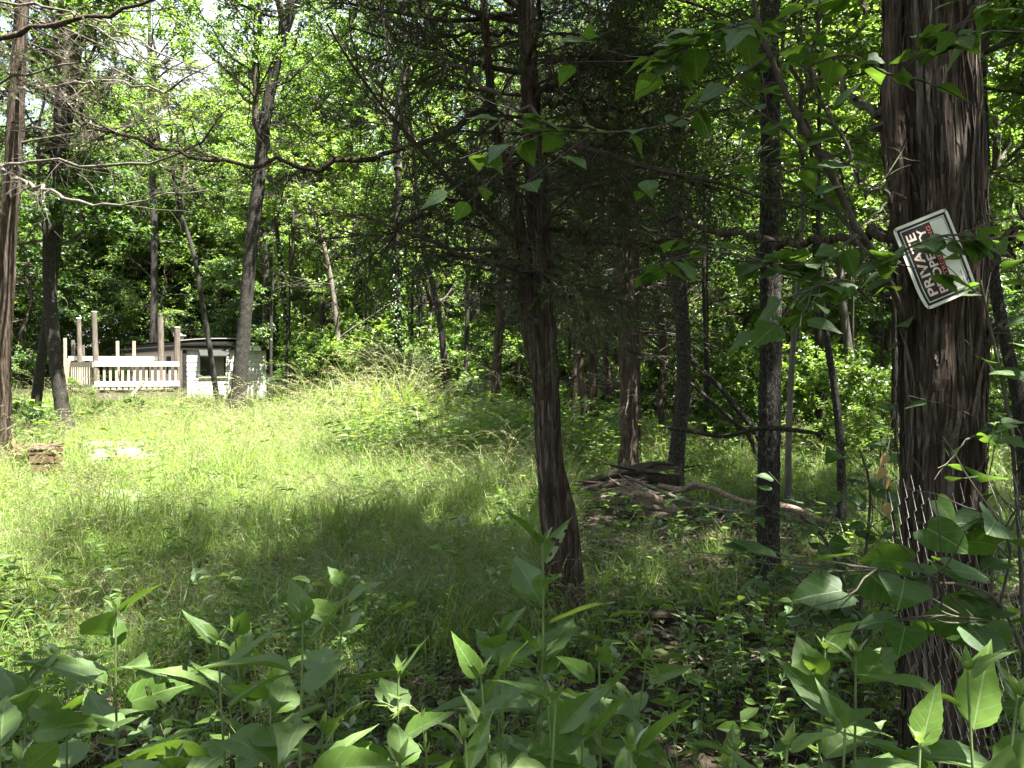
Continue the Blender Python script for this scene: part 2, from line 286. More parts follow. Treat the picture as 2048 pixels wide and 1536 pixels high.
# ------------------------------------------------------------------ trunks
def trunk_geo(G, path, rad, k, step, kind, seed, mat=0, flare=.7, flute=.1, zbase=None):
    """a bark-covered stem through path (world points), radius rad per point, horizontal rings"""
    P = np.column_stack([path, rad]); L = np.linalg.norm(np.diff(np.asarray(path), axis=0), axis=1).sum(); n = max(6, int(L / step))
    Q = spline(P, n); c, R = Q[:, :3], np.maximum(Q[:, 3], .004)
    a = np.arange(k) * 2 * np.pi / k; z0 = c[0, 2] if zbase is None else zbase
    h = (c[:, 2] - z0)
    cs, sn = np.cos(a)[None], np.sin(a)[None]; Rm = R[:, None]; Z = c[:, 2][:, None] + 0 * cs
    q = lambda s, zs: np.stack([cs * Rm * s + 0 * Z, sn * Rm * s + 0 * Z, Z * zs], -1)
    u = lambda s, zs: np.stack([cs * s + 0 * Z, sn * s + 0 * Z, Z * zs], -1)
    fl = flare * np.exp(-np.maximum(h, 0) / (R[0] * 1.5))[:, None] * (.45 + 1.1 * vnoise(u(1.7, .6), seed + 5))
    rr = Rm * (1 + fl + flute * 2 * (vnoise(u(1.5, .7), seed) - .5) + flute * 1.2 * (vnoise(u(3.6, 1.1), seed + 1) - .5))
    if kind == 'cedar':
        f = 1 - np.abs(2 * vnoise(q(55, 2.2), seed + 2) - 1); g = vnoise(q(130, 5), seed + 3); big = 1 - np.abs(2 * vnoise(q(20, 1.1), seed + 8) - 1)
        amp = min(.019, R.mean() * .15); rr = rr + amp * (.9 * f ** 1.5 + .6 * g + 1.9 * big ** 2.5 - 1.3)
    elif kind == 'oak':
        f = np.abs(2 * vnoise(q(48, 18), seed + 2) - 1); g = np.abs(2 * vnoise(q(95, 40), seed + 3) - 1)
        amp = min(.016, R.mean() * .17); rr = rr + amp * (1.2 * f + .6 * g - .7)
    else:
        rr = rr * (1 + .05 * (vnoise(u(5, 9), seed + 2) - .5))
    v = np.stack([c[:, 0][:, None] + rr * cs, c[:, 1][:, None] + rr * sn, Z], -1)
    j = np.arange(k); j2 = (j + 1) % k; r_ = np.arange(n - 1)[:, None] * k
    G.add(v, np.stack([r_ + j, r_ + j2, r_ + k + j2, r_ + k + j], -1).reshape(-1, 4), mat)
    return c, R, rr
def bark_strips(G, c, R, rr, rg, N, mat=0, z0=0, z1=4, lmax=.45):
    """loose strips of cedar bark lifting off the stem"""
    n, k = rr.shape; ok = np.where((c[:, 2] > z0) & (c[:, 2] < z1))[0]
    if len(ok) < 8: return
    i0 = rg.integers(ok[0], ok[-1] - 4, N); a = rg.uniform(0, 6.283, N); L = rg.uniform(.08, lmax, N); m = 7; w = rg.uniform(.003, .013, N)
    dz = (c[-1, 2] - c[0, 2]) / (n - 1); s = np.linspace(0, 1, m)
    idx = np.clip((i0[:, None] + s[None] * L[:, None] / dz).astype(int), 0, n - 1)
    aa = a[:, None] + rg.normal(0, .02, (N, m)).cumsum(1); ki = (np.round(aa / 6.2832 * k).astype(int)) % k
    lift = .003 + rg.uniform(.0, .06, N)[:, None] * np.where(rg.uniform(0, 1, N) < .5, 1, 0)[:, None] * np.abs(s[None] - .35) ** 2.2 * 2.5
    rad = rr[idx, ki] + lift
    z = c[i0, 2][:, None] + s[None] * L[:, None]
    ctr = np.stack([c[idx, 0] + rad * np.cos(aa), c[idx, 1] + rad * np.sin(aa), z], -1)
    tn = np.stack([-np.sin(aa), np.cos(aa), 0 * aa], -1) * (w[:, None] * (1 - .8 * np.abs(2 * s - 1) ** 2))[..., None]
    v = np.stack([ctr - tn, ctr + tn], 2).reshape(N, m * 2, 3); b = np.arange(m - 1)[:, None] * 2
    q = np.concatenate([b, b + 1, b + 3, b + 2], 1); G.add(v, (q[None] + (np.arange(N) * m * 2)[:, None, None]).reshape(-1, 4), mat, None, False)

def px_path(pts, d, top_h=None, lean_keep=.5):
    """pixel polyline (x, y, width) of a stem standing at depth d -> world path and radii, carried on above the frame"""
    P = [at(x, y, d) for x, y, w in pts]; Rr = [w / 2 / F * d for x, y, w in pts]
    P[0][2] = min(P[0][2], -.05) if P[0][2] < .6 else P[0][2]
    if top_h and P[-1][2] < top_h:
        dv = unit(P[-1] - P[-2]) * lean_keep + np.array([0, 0, 1.]) * (1 - lean_keep); dv = dv / dv[2]; h0 = P[-1][2]; n = max(2, int((top_h - h0) / 2.2)); r0 = Rr[-1]
        for i in range(1, n + 1):
            P.append(P[-1] + dv * (top_h - h0) / n + np.array([math.sin(i * 2.1 + d) * .08, math.cos(i * 1.7 + d) * .08, 0])); Rr.append(max(.02, r0 * (1 - .78 * i / n)))
    return np.array(P), np.array(Rr)

# ------------------------------------------------------------------ ground
def build_ground():
    xs = np.concatenate([[-900, -300, -120, -70], np.arange(-45, 45.1, .3), [70, 120, 300, 900]]); ys = np.concatenate([[-900, -200, -60, -25], np.arange(-10, 55.1, .3), [80, 140, 320, 900]])
    X, Y = np.meshgrid(xs, ys); Z = terrain(X, Y)
    Z = np.where((np.abs(X) > 60) | (Y > 70) | (Y < -20), 0, Z)
    n, m = X.shape; G = Geo(); i = np.arange(n - 1)[:, None] * m + np.arange(m - 1)[None]
    G.add(np.stack([X, Y, Z], -1), np.stack([i, i + 1, i + m + 1, i + m], -1).reshape(-1, 4))
    tag(G.obj('ground', M_SOIL), kind='structure')
build_ground()

# ------------------------------------------------------------------ scatter (grass, weeds, litter, far wood): geometry nodes
def source(name, meshes):
    c = bpy.data.collections.new(name)
    for i, me in enumerate(meshes):
        o = bpy.data.objects.new('%s_%02d' % (name, i), me); c.objects.link(o)
    return c
def scatter(name, pts, rot, scl, idx, coll, **tags):
    me = bpy.data.meshes.new(name); me.vertices.add(len(pts)); me.vertices.foreach_set('co', np.asarray(pts, np.float32).ravel())
    a = me.attributes.new('rot', 'FLOAT_VECTOR', 'POINT'); a.data.foreach_set('vector', np.asarray(rot, np.float32).ravel())
    a = me.attributes.new('scl', 'FLOAT', 'POINT'); a.data.foreach_set('value', np.asarray(scl, np.float32))
    a = me.attributes.new('idx', 'INT', 'POINT'); a.data.foreach_set('value', np.asarray(idx, np.int32))
    o = link(name, me); g = bpy.data.node_groups.new(name, 'GeometryNodeTree')
    g.interface.new_socket('Geometry', in_out='INPUT', socket_type='NodeSocketGeometry'); g.interface.new_socket('Geometry', in_out='OUTPUT', socket_type='NodeSocketGeometry')
    N = g.nodes.new; Lk = g.links.new; gi = N('NodeGroupInput'); go = N('NodeGroupOutput'); ip = N('GeometryNodeInstanceOnPoints'); ci = N('GeometryNodeCollectionInfo')
    ci.inputs['Collection'].default_value = coll; ci.inputs['Separate Children'].default_value = True; ci.inputs['Reset Children'].default_value = True
    def na(n, t):
        q = N('GeometryNodeInputNamedAttribute'); q.data_type = t; q.inputs['Name'].default_value = n; return q.outputs['Attribute']
    er = N('FunctionNodeEulerToRotation'); Lk(na('rot', 'FLOAT_VECTOR'), er.inputs[0])
    Lk(gi.outputs[0], ip.inputs['Points']); Lk(ci.outputs[0], ip.inputs['Instance']); ip.inputs['Pick Instance'].default_value = True
    Lk(na('idx', 'INT'), ip.inputs['Instance Index']); Lk(er.outputs[0], ip.inputs['Rotation']); Lk(na('scl', 'FLOAT'), ip.inputs['Scale']); Lk(ip.outputs[0], go.inputs[0])
    md = o.modifiers.new('scatter', 'NODES'); md.node_group = g
    return tag(o, kind='stuff', **tags)

# ------------------------------------------------------------------ the trailer and its deck
def Mfr(o, x, z=(0, 0, 1)):
    """frame with origin o, local x along x (horizontal), local z up"""
    x = unit(np.array([x[0], x[1], 0.])); y = np.cross([0, 0, 1.], x); m = np.eye(4); m[:3, 0] = x; m[:3, 1] = y; m[:3, 2] = z; m[:3, 3] = o; return m
def build_trailer():
    C = np.array([-14.4, 36., 0]); Ld = unit(np.array([-.577, .817, 0])); Wd = unit(np.array([.817, .577, 0])); LEN, WID, H = 20., 3.66, 2.55
    t = empty('trailer_home', C, 'pale single-storey trailer home with black eaves behind the railed deck', 'trailer home')
    E = np.linalg.inv(np.array(Matrix.Translation(C))); 
    def fr(o, x): return E @ Mfr(o, x)
    ME = fr(C, Wd)            # local x along the end wall, y into the trailer (away), z up
    g = Geo(); g.box((.02, .02, .72), (WID - .02, LEN, H), 0, ME); g.obj('wall', M_PALE, t)
    # the long side: tan boards
    MS = fr(C + Ld * LEN, -Ld)  # local x runs to the near corner; -y is outwards
    me = None; n = 44; wv = LEN / n
    for i in range(n):
        g = Geo(); g.box((.006, -.022 - .012 * (i % 2), 0), (wv - .006, .02, H - .74), 0); o = g.obj('siding_board', M_PINK, t) if me is None else link('siding_board', me, t)
        me = o.data; o.matrix_basis = Matrix((MS @ np.array(Matrix.Translation((i * wv, 0, .72)))).tolist())
    g = Geo(); g.box((0, -.018, .05), (LEN, .02, .70), 0, MS); g.obj('side_skirting', M_PINK, t)
    # end wall skirting sheets
    me = None; n = 12; wv = WID / n
    for i in range(n):
        if me is None:
            g = Geo(); g.box((.006, -.03, .02), (wv - .012, .015, .70)); g.box((wv * .42, -.045, .02), (wv * .55, -.03, .70)); o = g.obj('skirting_panel', M_PALE, t); me = o.data
        else: o = link('skirting_panel', me, t)
        o.matrix_basis = Matrix((ME @ np.array(Matrix.Translation((i * wv, 0, 0)))).tolist())
    # lapped pale boards of the end wall
    for i in range(9):
        g = Geo(); z0 = .73 + i * .2
        v = np.array([(.1, -.035, z0), (WID - .02, -.035, z0), (WID - .02, -.012, z0 + .196), (.1, -.012, z0 + .196), (.1, .018, z0), (WID - .02, .018, z0), (WID - .02, .018, z0 + .196), (.1, .018, z0 + .196)])
        v = v @ ME[:3, :3].T + ME[:3, 3]
        g.add(v, [(0,1,2,3),(5,4,7,6),(4,5,1,0),(3,2,6,7),(4,0,3,7),(1,5,6,2)], 0, None, False); g.obj('lap_board', M_PALE, t)
    g = Geo(); g.box((-.05, -.06, .02), (.11, .05, H - .02), 0, ME); g.obj('corner_trim', M_BLACK, t)
    # eaves: dark fascia with pale strips, roof with low camber
    for z0, z1, y, mt, nm in ((H - .28, H - .10, -.13, M_BLACK, 'fascia'), (H - .095, H - .05, -.16, M_ROOF, 'fascia_strip'), (H - .045, H + .10, -.20, M_BLACK, 'fascia')):
        g = Geo(); g.box((-.14, y, z0), (WID + .12, .05, z1), 0, ME); g.box((-.14, .053, z0), (-.02, LEN, z1), 0, ME); g.obj(nm, mt, t)
    g = Geo(); g.box((2.75, -.215, H - .30), (3.35, -.135, H - .09), 0, ME); g.obj('fascia_patch', M_WHITE, t)
    g = Geo(); n = 9; xs = np.linspace(-.2, WID + .2, n); zs = H + .105 + .12 * (1 - ((xs - WID / 2) / (WID / 2 + .2)) ** 2)
    v = np.concatenate([np.stack([xs, np.full(n, yy), zs + dz], -1) for yy, dz in ((-.25, 0), (LEN + .2, 0), (-.25, .04), (LEN + .2, .04))]); v = v @ ME[:3, :3].T + ME[:3, 3]
    i = np.arange(n - 1); q = np.concatenate([np.stack([i, i + n, i + n + 1, i + 1], -1), np.stack([i + 2*n, i + 2*n + 1, i + 3*n + 1, i + 3*n], -1), np.stack([i, i + 1, i + 2*n + 1, i + 2*n], -1)])
    g.add(v, q, 0, None, False); g.obj('roof', M_ROOF, t)
    g = Geo(); a = MS @ np.array([14.2, 1.2, H + .18, 1]); 
    P = np.array([[a[:3], a[:3] + [0, 0, .3], a[:3] + [0, 0, .301], a[:3] + [0, 0, .38], a[:3] + [0, 0, .381], a[:3] + [0, 0, .5]]]); g.tubes(P, np.array([[.2, .2, .3, .3, .17, .02]]), 14); g.obj('roof_vent', M_ROOF, t)
    # end window
    w = Geo(); x0, x1, z0, z1 = .68, 1.78, 1.08, 2.12
    for lo, hi in (((x0, -.075, z0), (x0 + .06, .0, z1)), ((x1 - .06, -.075, z0), (x1, .0, z1)), ((x0 + .062, -.072, z0), (x1 - .062, .0, z0 + .06)), ((x0 + .062, -.072, z1 - .06), (x1 - .062, .0, z1)), (((x0 + x1) / 2 - .03, -.07, z0 + .063), ((x0 + x1) / 2 + .03, .0, z1 - .063))): w.box(lo, hi, 0, ME)
    wo = w.obj('window', M_BLACK, t)
    g = Geo(); g.box((x0 + .063, -.052, z0 + .063), ((x0 + x1) / 2 - .033, -.047, z1 - .063), 0, ME); g.obj('pane', M_GLASS, wo)
    g = Geo(); g.box(((x0 + x1) / 2 + .033, -.052, z0 + .063), (x1 - .063, -.047, z1 - .063), 0, ME); g.obj('pane', M_CURT, wo)
    g = Geo(); g.box((x0 - .06, -.09, z0 - .06), (x1 + .06, .0, z0 - .003), 0, ME); g.obj('sill', M_LUMBER, wo)
    g = Geo(); v = np.array([(x0 - .08, -.03, z1 + .24), (x1 + .1, -.03, z1 + .24), (x1 + .1, -.42, z1 - .1), (x0 - .08, -.42, z1 - .1)]); v = np.concatenate([v, v - [0, 0, .05]]) @ ME[:3, :3].T + ME[:3, 3]
    g.add(v, [(0,3,2,1),(4,5,6,7),(0,1,5,4),(1,2,6,5),(2,3,7,6),(3,0,4,7)], 0, None, False); g.obj('window_awning', M_BLACK, t)
    # side window and door, half hidden by the deck rail
    for xa, xb, za, zb in ((17.0, 17.7, 1.2, 2.0), (12.2, 13.0, .9, 1.75)):
        g = Geo(); g.box((xa, -.07, za), (xb, -.036, zb), 0, MS); wo = g.obj('window', M_BLACK, t)
        g = Geo(); g.box((xa + .07, -.08, za + .07), (xb - .07, -.072, zb - .07), 0, MS); g.obj('pane', M_GLASS, wo)
build_trailer()

def build_deck():
    A = at(190, 760, 33.); B = at(357, 760, 34.4); A[2] = B[2] = 0; D = at(140, 760, 35.6); D[2] = 0; E_ = at(322, 760, 36.4); E_[2] = 0
    t = empty('wooden_deck', A, 'raised wooden deck with white rails and pale balusters before the trailer', 'deck')
    def rel(p): return np.asarray(p, float) - A
    def run(P, Q, z0, z1, th, name, mat, off=0.):
        L = np.linalg.norm(Q - P); g = Geo(); M = Mfr(rel(P), Q - P); g.box((-.02, -th / 2 + off, z0), (L + .02, th / 2 + off, z1), 0, M); return g.obj(name, mat, t)
    run(A, B, 1.55, 1.75, .06, 'top_rail', M_WHITE, -.06); run(A, B, .72, .93, .06, 'bottom_rail', M_WHITE, -.06)
    run(D, A, 1.50, 1.72, .06, 'top_rail', M_LUMBER, -.06); run(D, E_, 1.80, 1.98, .06, 'top_rail', M_WHITE, -.08); run(D, A, .62, .80, .06, 'bottom_rail', M_LUMBER, -.06)
    n = 14; L = np.linalg.norm(B - A); M = Mfr(rel(A), B - A); me = None
    for i in range(n):
        if me is None:
            g = Geo(); g.box((-.045, -.025, .6), (.045, .02, 1.70)); o = g.obj('baluster', M_LUMBER, t); me = o.data
        else: o = link('baluster', me, t)
        o.matrix_basis = Matrix((M @ np.array(Matrix.Translation(((i + .5) * L / n, 0, 0))))).copy() if False else Matrix((M @ np.array(Matrix.Translation(((i + .5) * L / n, 0, 0)))).tolist())
    M2 = Mfr(rel(D), A - D); L2 = np.linalg.norm(A - D)
    for i in range(11):
        o = link('baluster', me, t); o.matrix_basis = Matrix((M2 @ np.array(Matrix.Translation(((i + .5) * L2 / 11, 0, -.03)))).tolist())
    # floor boards
    nb = 12; fm = None
    for i in range(nb):
        f = (i + .5) / nb; P = A + (D - A) * f; Q = B + (E_ - B) * f; Lb = np.linalg.norm(Q - P)
        g = Geo(); g.box((0, -.10, .55), (Lb, .10, .59), 0, Mfr(rel(P), Q - P)); g.obj('floor_board', M_LUMBER, t)
    run(A, B, .25, .545, .05, 'rim_joist', M_POST, .03)
    rg = np.random.default_rng(5)
    for (px, d, top, w, cap) in ((190, 33.05, 624, 13, 0), (157, 35.4, 637, 11, 1), (320, 36.1, 632, 14, 2), (355, 34.55, 655, 14, 0)):
        p = at(px, top, d); z = p[2]; r = w * .82 / 2 / F * d; g = Geo(); pts = [rel((p[0] + .03 * math.sin(q * 3 + px), p[1], q * z)) for q in np.linspace(-.03, 1, 7)]
        trunk_geo(g, np.array(pts), np.array([r * (1.12 - .2 * q) for q in np.linspace(0, 1, 7)]), 16, .12, 'grey', px, 0, .1, .08)
        o = g.obj('log_post', M_POST, t)
        c = Geo(); q = rel((p[0], p[1], z)); zc = pts[-1]; c.tubes(np.array([[zc - [0, 0, .01], zc + [0, 0, .03], zc + [0, 0, .035]]]), np.array([[r * .97, r * .95, .001]]), 14); c.obj('post_top', [M_LUMBER, M_WHITE, M_BLACK][cap], t)
    for (px, d, top, mat) in ((235, 36.2, 682, M_LUMBER), (268, 36.3, 682, M_LUMBER), (130, 36.4, 676, M_LUMBER), (138, 35.3, 716, M_LUMBER), (146, 35.8, 680, M_POST), (166, 36., 690, M_POST)):
        p = at(px, top, d); g = Geo(); q = rel((p[0], p[1], 0)); g.box((q[0] - .05, q[1] - .05, .05), (q[0] + .05, q[1] + .05, p[2])); g.obj('rail_post', mat, t)
    # steps and ramp boards to the left
    for i, (x0, x1, y, z) in enumerate(((15, 92, 767, .35), (15, 92, 776, .2))):
        P = at(x0, y, 34 + i * .1); Q = at(x1, y + 6, 33 + i * .1); g = Geo(); P[2] = Q[2] = 0; Lb = np.linalg.norm(Q - P); g.box((0, -.04, z), (Lb, .04, z + .22 - .08 * i), 0, Mfr(rel(P), Q - P)); g.obj('ramp_board', M_POST if i == 0 else M_LUMBER, t)
build_deck()

def build_board(name, label, cat, p, q, w, th, mat, roll=0.):
    """one loose board or stick of timber from p to q"""
    p, q = np.asarray(p, float), np.asarray(q, float); L = np.linalg.norm(q - p); o = None
    g = Geo(); n = 6; xs = np.linspace(0, L, n); v = []
    for i, x in enumerate(xs):
        e = .006 * math.sin(i * 2.3); v += [(x, -w / 2, -th / 2 + e), (x, w / 2, -th / 2 + e), (x, w / 2, th / 2 + e), (x, -w / 2, th / 2 + e)]
    f = [(0, 3, 2, 1), (4 * n - 4, 4 * n - 3, 4 * n - 2, 4 * n - 1)]
    for i in range(n - 1):
        for j in range(4): a = i * 4 + j; b = i * 4 + (j + 1) % 4; f.append((a, b, b + 4, a + 4))
    g.add(v, f, 0, None, False); o = g.obj(name, mat)
    o.matrix_basis = Matrix.Translation(Vector(p)) @ Vector(q - p).to_track_quat('X', 'Z').to_matrix().to_4x4() @ Matrix.Rotation(roll, 4, 'X')
    return tag(o, label, cat)
build_board('plank', 'grey plank lying in the grass under the deck rail', 'plank', at(205, 800, 31.5), at(300, 797, 32), .3, .06, M_POST)
build_board('broken_board', 'broken board propped up against the lower deck rail', 'board', at(262, 792, 31.8), at(288, 762, 32.4), .14, .05, M_POST, .5)

# ------------------------------------------------------------------ trees: shared crowns
def crown_mesh(kind, seed):
    rg = np.random.default_rng(seed); G = Geo(); n = 14
    if kind == 'tall':       # canopy tree: crown 9 m high, springing from z = 0
        ld = np.cumsum(np.column_stack([rg.normal(0, .14, n), rg.normal(0, .14, n), np.full(n, 9 / n)]), 0); ld -= ld[0]
        G.tubes(ld[None], np.linspace(.15, .02, n)[None], 7); add_broad(G, ld, .16, rg, 3.4, 22, 8, 6, 8, (.16, .12, .17, .135)[seed % 4])
    elif kind == 'mid':      # understorey tree in flat tiers, 6 m
        ld = np.cumsum(np.column_stack([rg.normal(0, .12, n), rg.normal(0, .12, n), np.full(n, 6.2 / n)]), 0); ld -= ld[0]
        G.tubes(ld[None], np.linspace(.07, .012, n)[None], 6); add_broad(G, ld, .10, rg, 2.5, 20, 7, 6, 8, (.14, .15, .11, .14)[seed % 4], .03, (-.1, .45), .28, grav=-.01)
    elif kind == 'shrub':    # 2.2 m
        ld = np.cumsum(np.column_stack([rg.normal(0, .05, n), rg.normal(0, .05, n), np.full(n, 2.1 / n)]), 0); ld -= ld[0]
        G.tubes(ld[None], np.linspace(.018, .005, n)[None], 5); add_broad(G, ld, .035, rg, 1.05, 14, 6, 4, 6, .11, .05, (-.05, .6), .35)
    elif kind == 'cedar':    # 8 m feathery crown
        ld = np.cumsum(np.column_stack([rg.normal(0, .06, n), rg.normal(0, .06, n), np.full(n, 8 / n)]), 0); ld -= ld[0]
        G.tubes(ld[None], np.linspace(.12, .012, n)[None], 7); add_cedar(G, ld, .13, rg, 2.4, 58, 9, 5, 18, .062, bare=.15, fw=.18)
    elif kind == 'juniper':  # 2 m bush
        ld = np.cumsum(np.column_stack([rg.normal(0, .03, n), rg.normal(0, .03, n), np.full(n, 2.1 / n)]), 0); ld -= ld[0]
        G.tubes(ld[None], np.linspace(.03, .006, n)[None], 5); add_cedar(G, ld, .05, rg, 1.25, 46, 8, 4, 9, .07, elev=(.1, .8), grav=.0, fw=.2)
    mats = {'tall': [M_TWIG, M_LEAFD if seed % 4 == 1 else M_LEAF], 'mid': [M_TWIG, (M_LEAFY, M_LEAFD, M_LEAFY, M_LEAF)[seed % 4]], 'shrub': [M_TWIG, (M_LEAFY, M_LEAF, M_LEAFY, M_LEAFY)[seed % 4]], 'cedar': [M_TWIG, M_CEDAR], 'juniper': [M_TWIG, M_JUNI]}[kind]
    return G.mesh('crown', mats)
CROWN = {'tall': [crown_mesh('tall', 100 + i) for i in range(4)], 'mid': [crown_mesh('mid', 200 + i) for i in range(4)], 'shrub': [crown_mesh('shrub', 300 + i) for i in range(4)],
         'cedar': [crown_mesh('cedar', 400 + i) for i in range(2)], 'juniper': [crown_mesh('juniper', 500)]}
def put_crown(t, kind, i, loc, sc, rz, tilt=0.):
    o = link('crown', CROWN[kind][i % len(CROWN[kind])], t); o.location = Vector(loc); o.scale = (sc,) * 3; o.rotation_euler = (tilt, 0, rz); return o
BARK = {'oak': M_OAK, 'cedar': M_CBARK, 'grey': M_GBARK, 'dead': M_DEADW}

TREES = [
 # name, label, category, depth, pixel path (x, y, width), top height, bark, crowns [(kind, i, height z, scale)], rings: sides, step
 ('oak_tree', 'right-hand trunk of the dark pair crossing beside the brown crate', 16.6, [(138,890,44),(122,800,36),(104,650,33),(98,520,31),(104,400,30),(118,250,27),(128,100,25)], 13, 'oak', [('tall',0,6.5,.85),('mid',1,3.9,.75)], 26, .05),
 ('oak_tree', 'left-hand leaning trunk of the dark pair at the left edge', 17.4, [(62,880,30),(78,760,27),(100,600,25),(118,450,24),(126,330,22),(150,150,20),(165,30,18)], 13, 'oak', [('tall',1,7.,.8),('mid',3,4.4,.7)], 22, .05),
 ('oak_tree', 'grey trunk rising behind the trailer roof between two log posts', 42., [(306,800,20),(307,690,19),(309,520,18),(306,380,17),(300,200,16)], 21, 'oak', [('tall',2,11,1.15)], 16, .12),
 ('slender_tree', 'thin crooked stem leaning left in front of the trailer window', 25., [(440,812,15),(420,700,14),(402,590,13),(385,500,11),(355,400,10),(342,300,8)], 9.5, 'oak', [('mid',0,6.2,.7)], 14, .08),
 ('oak_tree', 'stout grey speckled trunk at the right end of the trailer', 20.5, [(470,862,46),(478,770,38),(488,660,36),(500,520,35),(515,380,33),(532,230,31),(560,90,29),(585,0,27)], 16, 'oak', [('tall',3,7.2,.62),('tall',0,9.8,.7)], 30, .05),
 ('vine_clad_tree', 'ivy-wrapped slim trunk right of the stout speckled one', 29., [(577,800,14),(574,690,14),(568,590,13),(556,480,12),(546,410,10),(540,330,8)], 12, 'oak', [('mid',2,7.,.8)], 14, .08),
 ('dead_tree', 'bare pale dead tree with spreading leafless twigs above the clearing', 27., [(684,802,15),(678,700,14),(668,600,13),(652,510,11),(632,440,9),(605,392,6),(590,350,3)], None, 'dead', [], 14, .08),
 ('oak_tree', 'dark ivy-hung trunk standing in the pale juniper bushes', 27., [(798,800,20),(797,700,20),(795,600,18),(790,500,17),(796,400,15)], 16, 'oak', [('tall',1,8.,1.)], 16, .08),
 ('oak_tree', 'slim dark trunk leaning left at the shaded rim of the clearing', 21., [(897,868,20),(892,760,18),(882,660,17),(868,580,16),(850,510,14),(838,420,11)], 13, 'oak', [('tall',2,7.2,.75)], 16, .06),
 ('slender_tree', 'very thin dark stem just right of the left-leaning slim trunk', 24., [(930,850,11),(932,740,11),(935,600,10),(938,460,9)], 12, 'oak', [('mid',3,6,.8)], 10, .1),
 ('cedar_tree', 'reddish lit trunk between the thin dark stem and the big central cedar', 19.5, [(988,862,28),(992,760,24),(998,660,22),(1003,560,20),(1010,420,18)], 12, 'cedar', [('cedar',0,4.2,.95)], 18, .06),
 ('cedar_tree', 'pale grey trunk with a bright right edge behind the central cedar', 17., [(1188,900,25),(1187,790,23),(1184,680,22),(1182,560,20),(1180,420,18)], 12, 'cedar', [('cedar',1,3.9,1.)], 18, .06),
 ('slender_tree', 'thin black stem beside the pale grey trunk', 19., [(1214,888,13),(1214,780,12),(1212,650,11),(1210,480,9)], 11, 'oak', [('mid',1,5.2,.7)], 10, .1),
 ('cedar_tree', 'shaggy straight trunk rising behind the left end of the log pile', 12., [(1257,962,48),(1258,880,40),(1256,760,39),(1252,620,38),(1247,480,36),(1243,300,33),(1240,120,31),(1238,0,29)], 10.5, 'cedar', [('cedar',0,4.2,.9),('cedar',1,3.1,.8)], 36, .035),
 ('cedar_tree', 'half-hidden trunk close behind the shaggy straight one', 14., [(1276,930,19),(1275,820,17),(1274,650,16),(1272,450,15)], 10, 'cedar', [('cedar',1,3.6,.85)], 14, .06),
 ('oak_tree', 'slightly bowed dark trunk at the right end of the log pile', 10.6, [(1346,995,44),(1354,900,36),(1366,780,34),(1366,680,33),(1358,560,32),(1352,420,30),(1350,200,28),(1349,0,27)], 10.5, 'oak', [('tall',3,6.,.62),('mid',0,4.3,.42)], 36, .03),
 ('oak_tree', 'straight dark oak trunk with finely ridged bark right of the fallen branch', 5.85, [(1538,1190,66),(1537,1110,52),(1537,1000,50),(1539,850,49),(1541,700,48),(1541,560,47),(1540,400,45),(1540,200,43),(1540,0,40)], 9., 'oak', [('tall',1,5.2,.55)], 56, .016),
 ('mossy_tree', 'leaning mossy trunk with yellow sunlit edge left of the sign tree', 16., [(1728,850,26),(1715,790,23),(1700,720,22),(1690,640,21),(1682,560,20),(1680,450,18)], 11, 'grey', [('mid',2,4.6,.8)], 18, .06),
 ('oak_tree', 'broad dim trunk deep in the shade right of the straight oak', 15., [(1648,880,34),(1642,780,30),(1640,660,29),(1636,520,27),(1630,350,25)], 12, 'oak', [('tall',0,5.8,.7)], 20, .06),
 ('slender_tree', 'pale brown pole-like stem right beside the straight oak', 9.5, [(1576,985,17),(1577,880,14),(1582,760,13),(1590,640,12),(1600,520,11),(1606,380,9)], 7, 'grey', [('mid',0,3.9,.45)], 14, .05),
 ('slender_tree', 'thin dark trunk standing in front of the fallen branch tip', 7.3, [(1684,1095,24),(1683,1000,20),(1681,900,18),(1672,800,17),(1655,690,15),(1640,600,13),(1636,480,10)], 6, 'oak', [('mid',3,3.3,.4)], 20, .03),
 ('oak_tree', 'dark leaning trunk at the right edge beyond the sign tree', 8.5, [(2062,960,34),(2040,820,32),(2015,700,30),(1995,600,29),(1978,480,27),(1970,330,24)], 9, 'oak', [('mid',1,4.6,.7)], 26, .04),
]
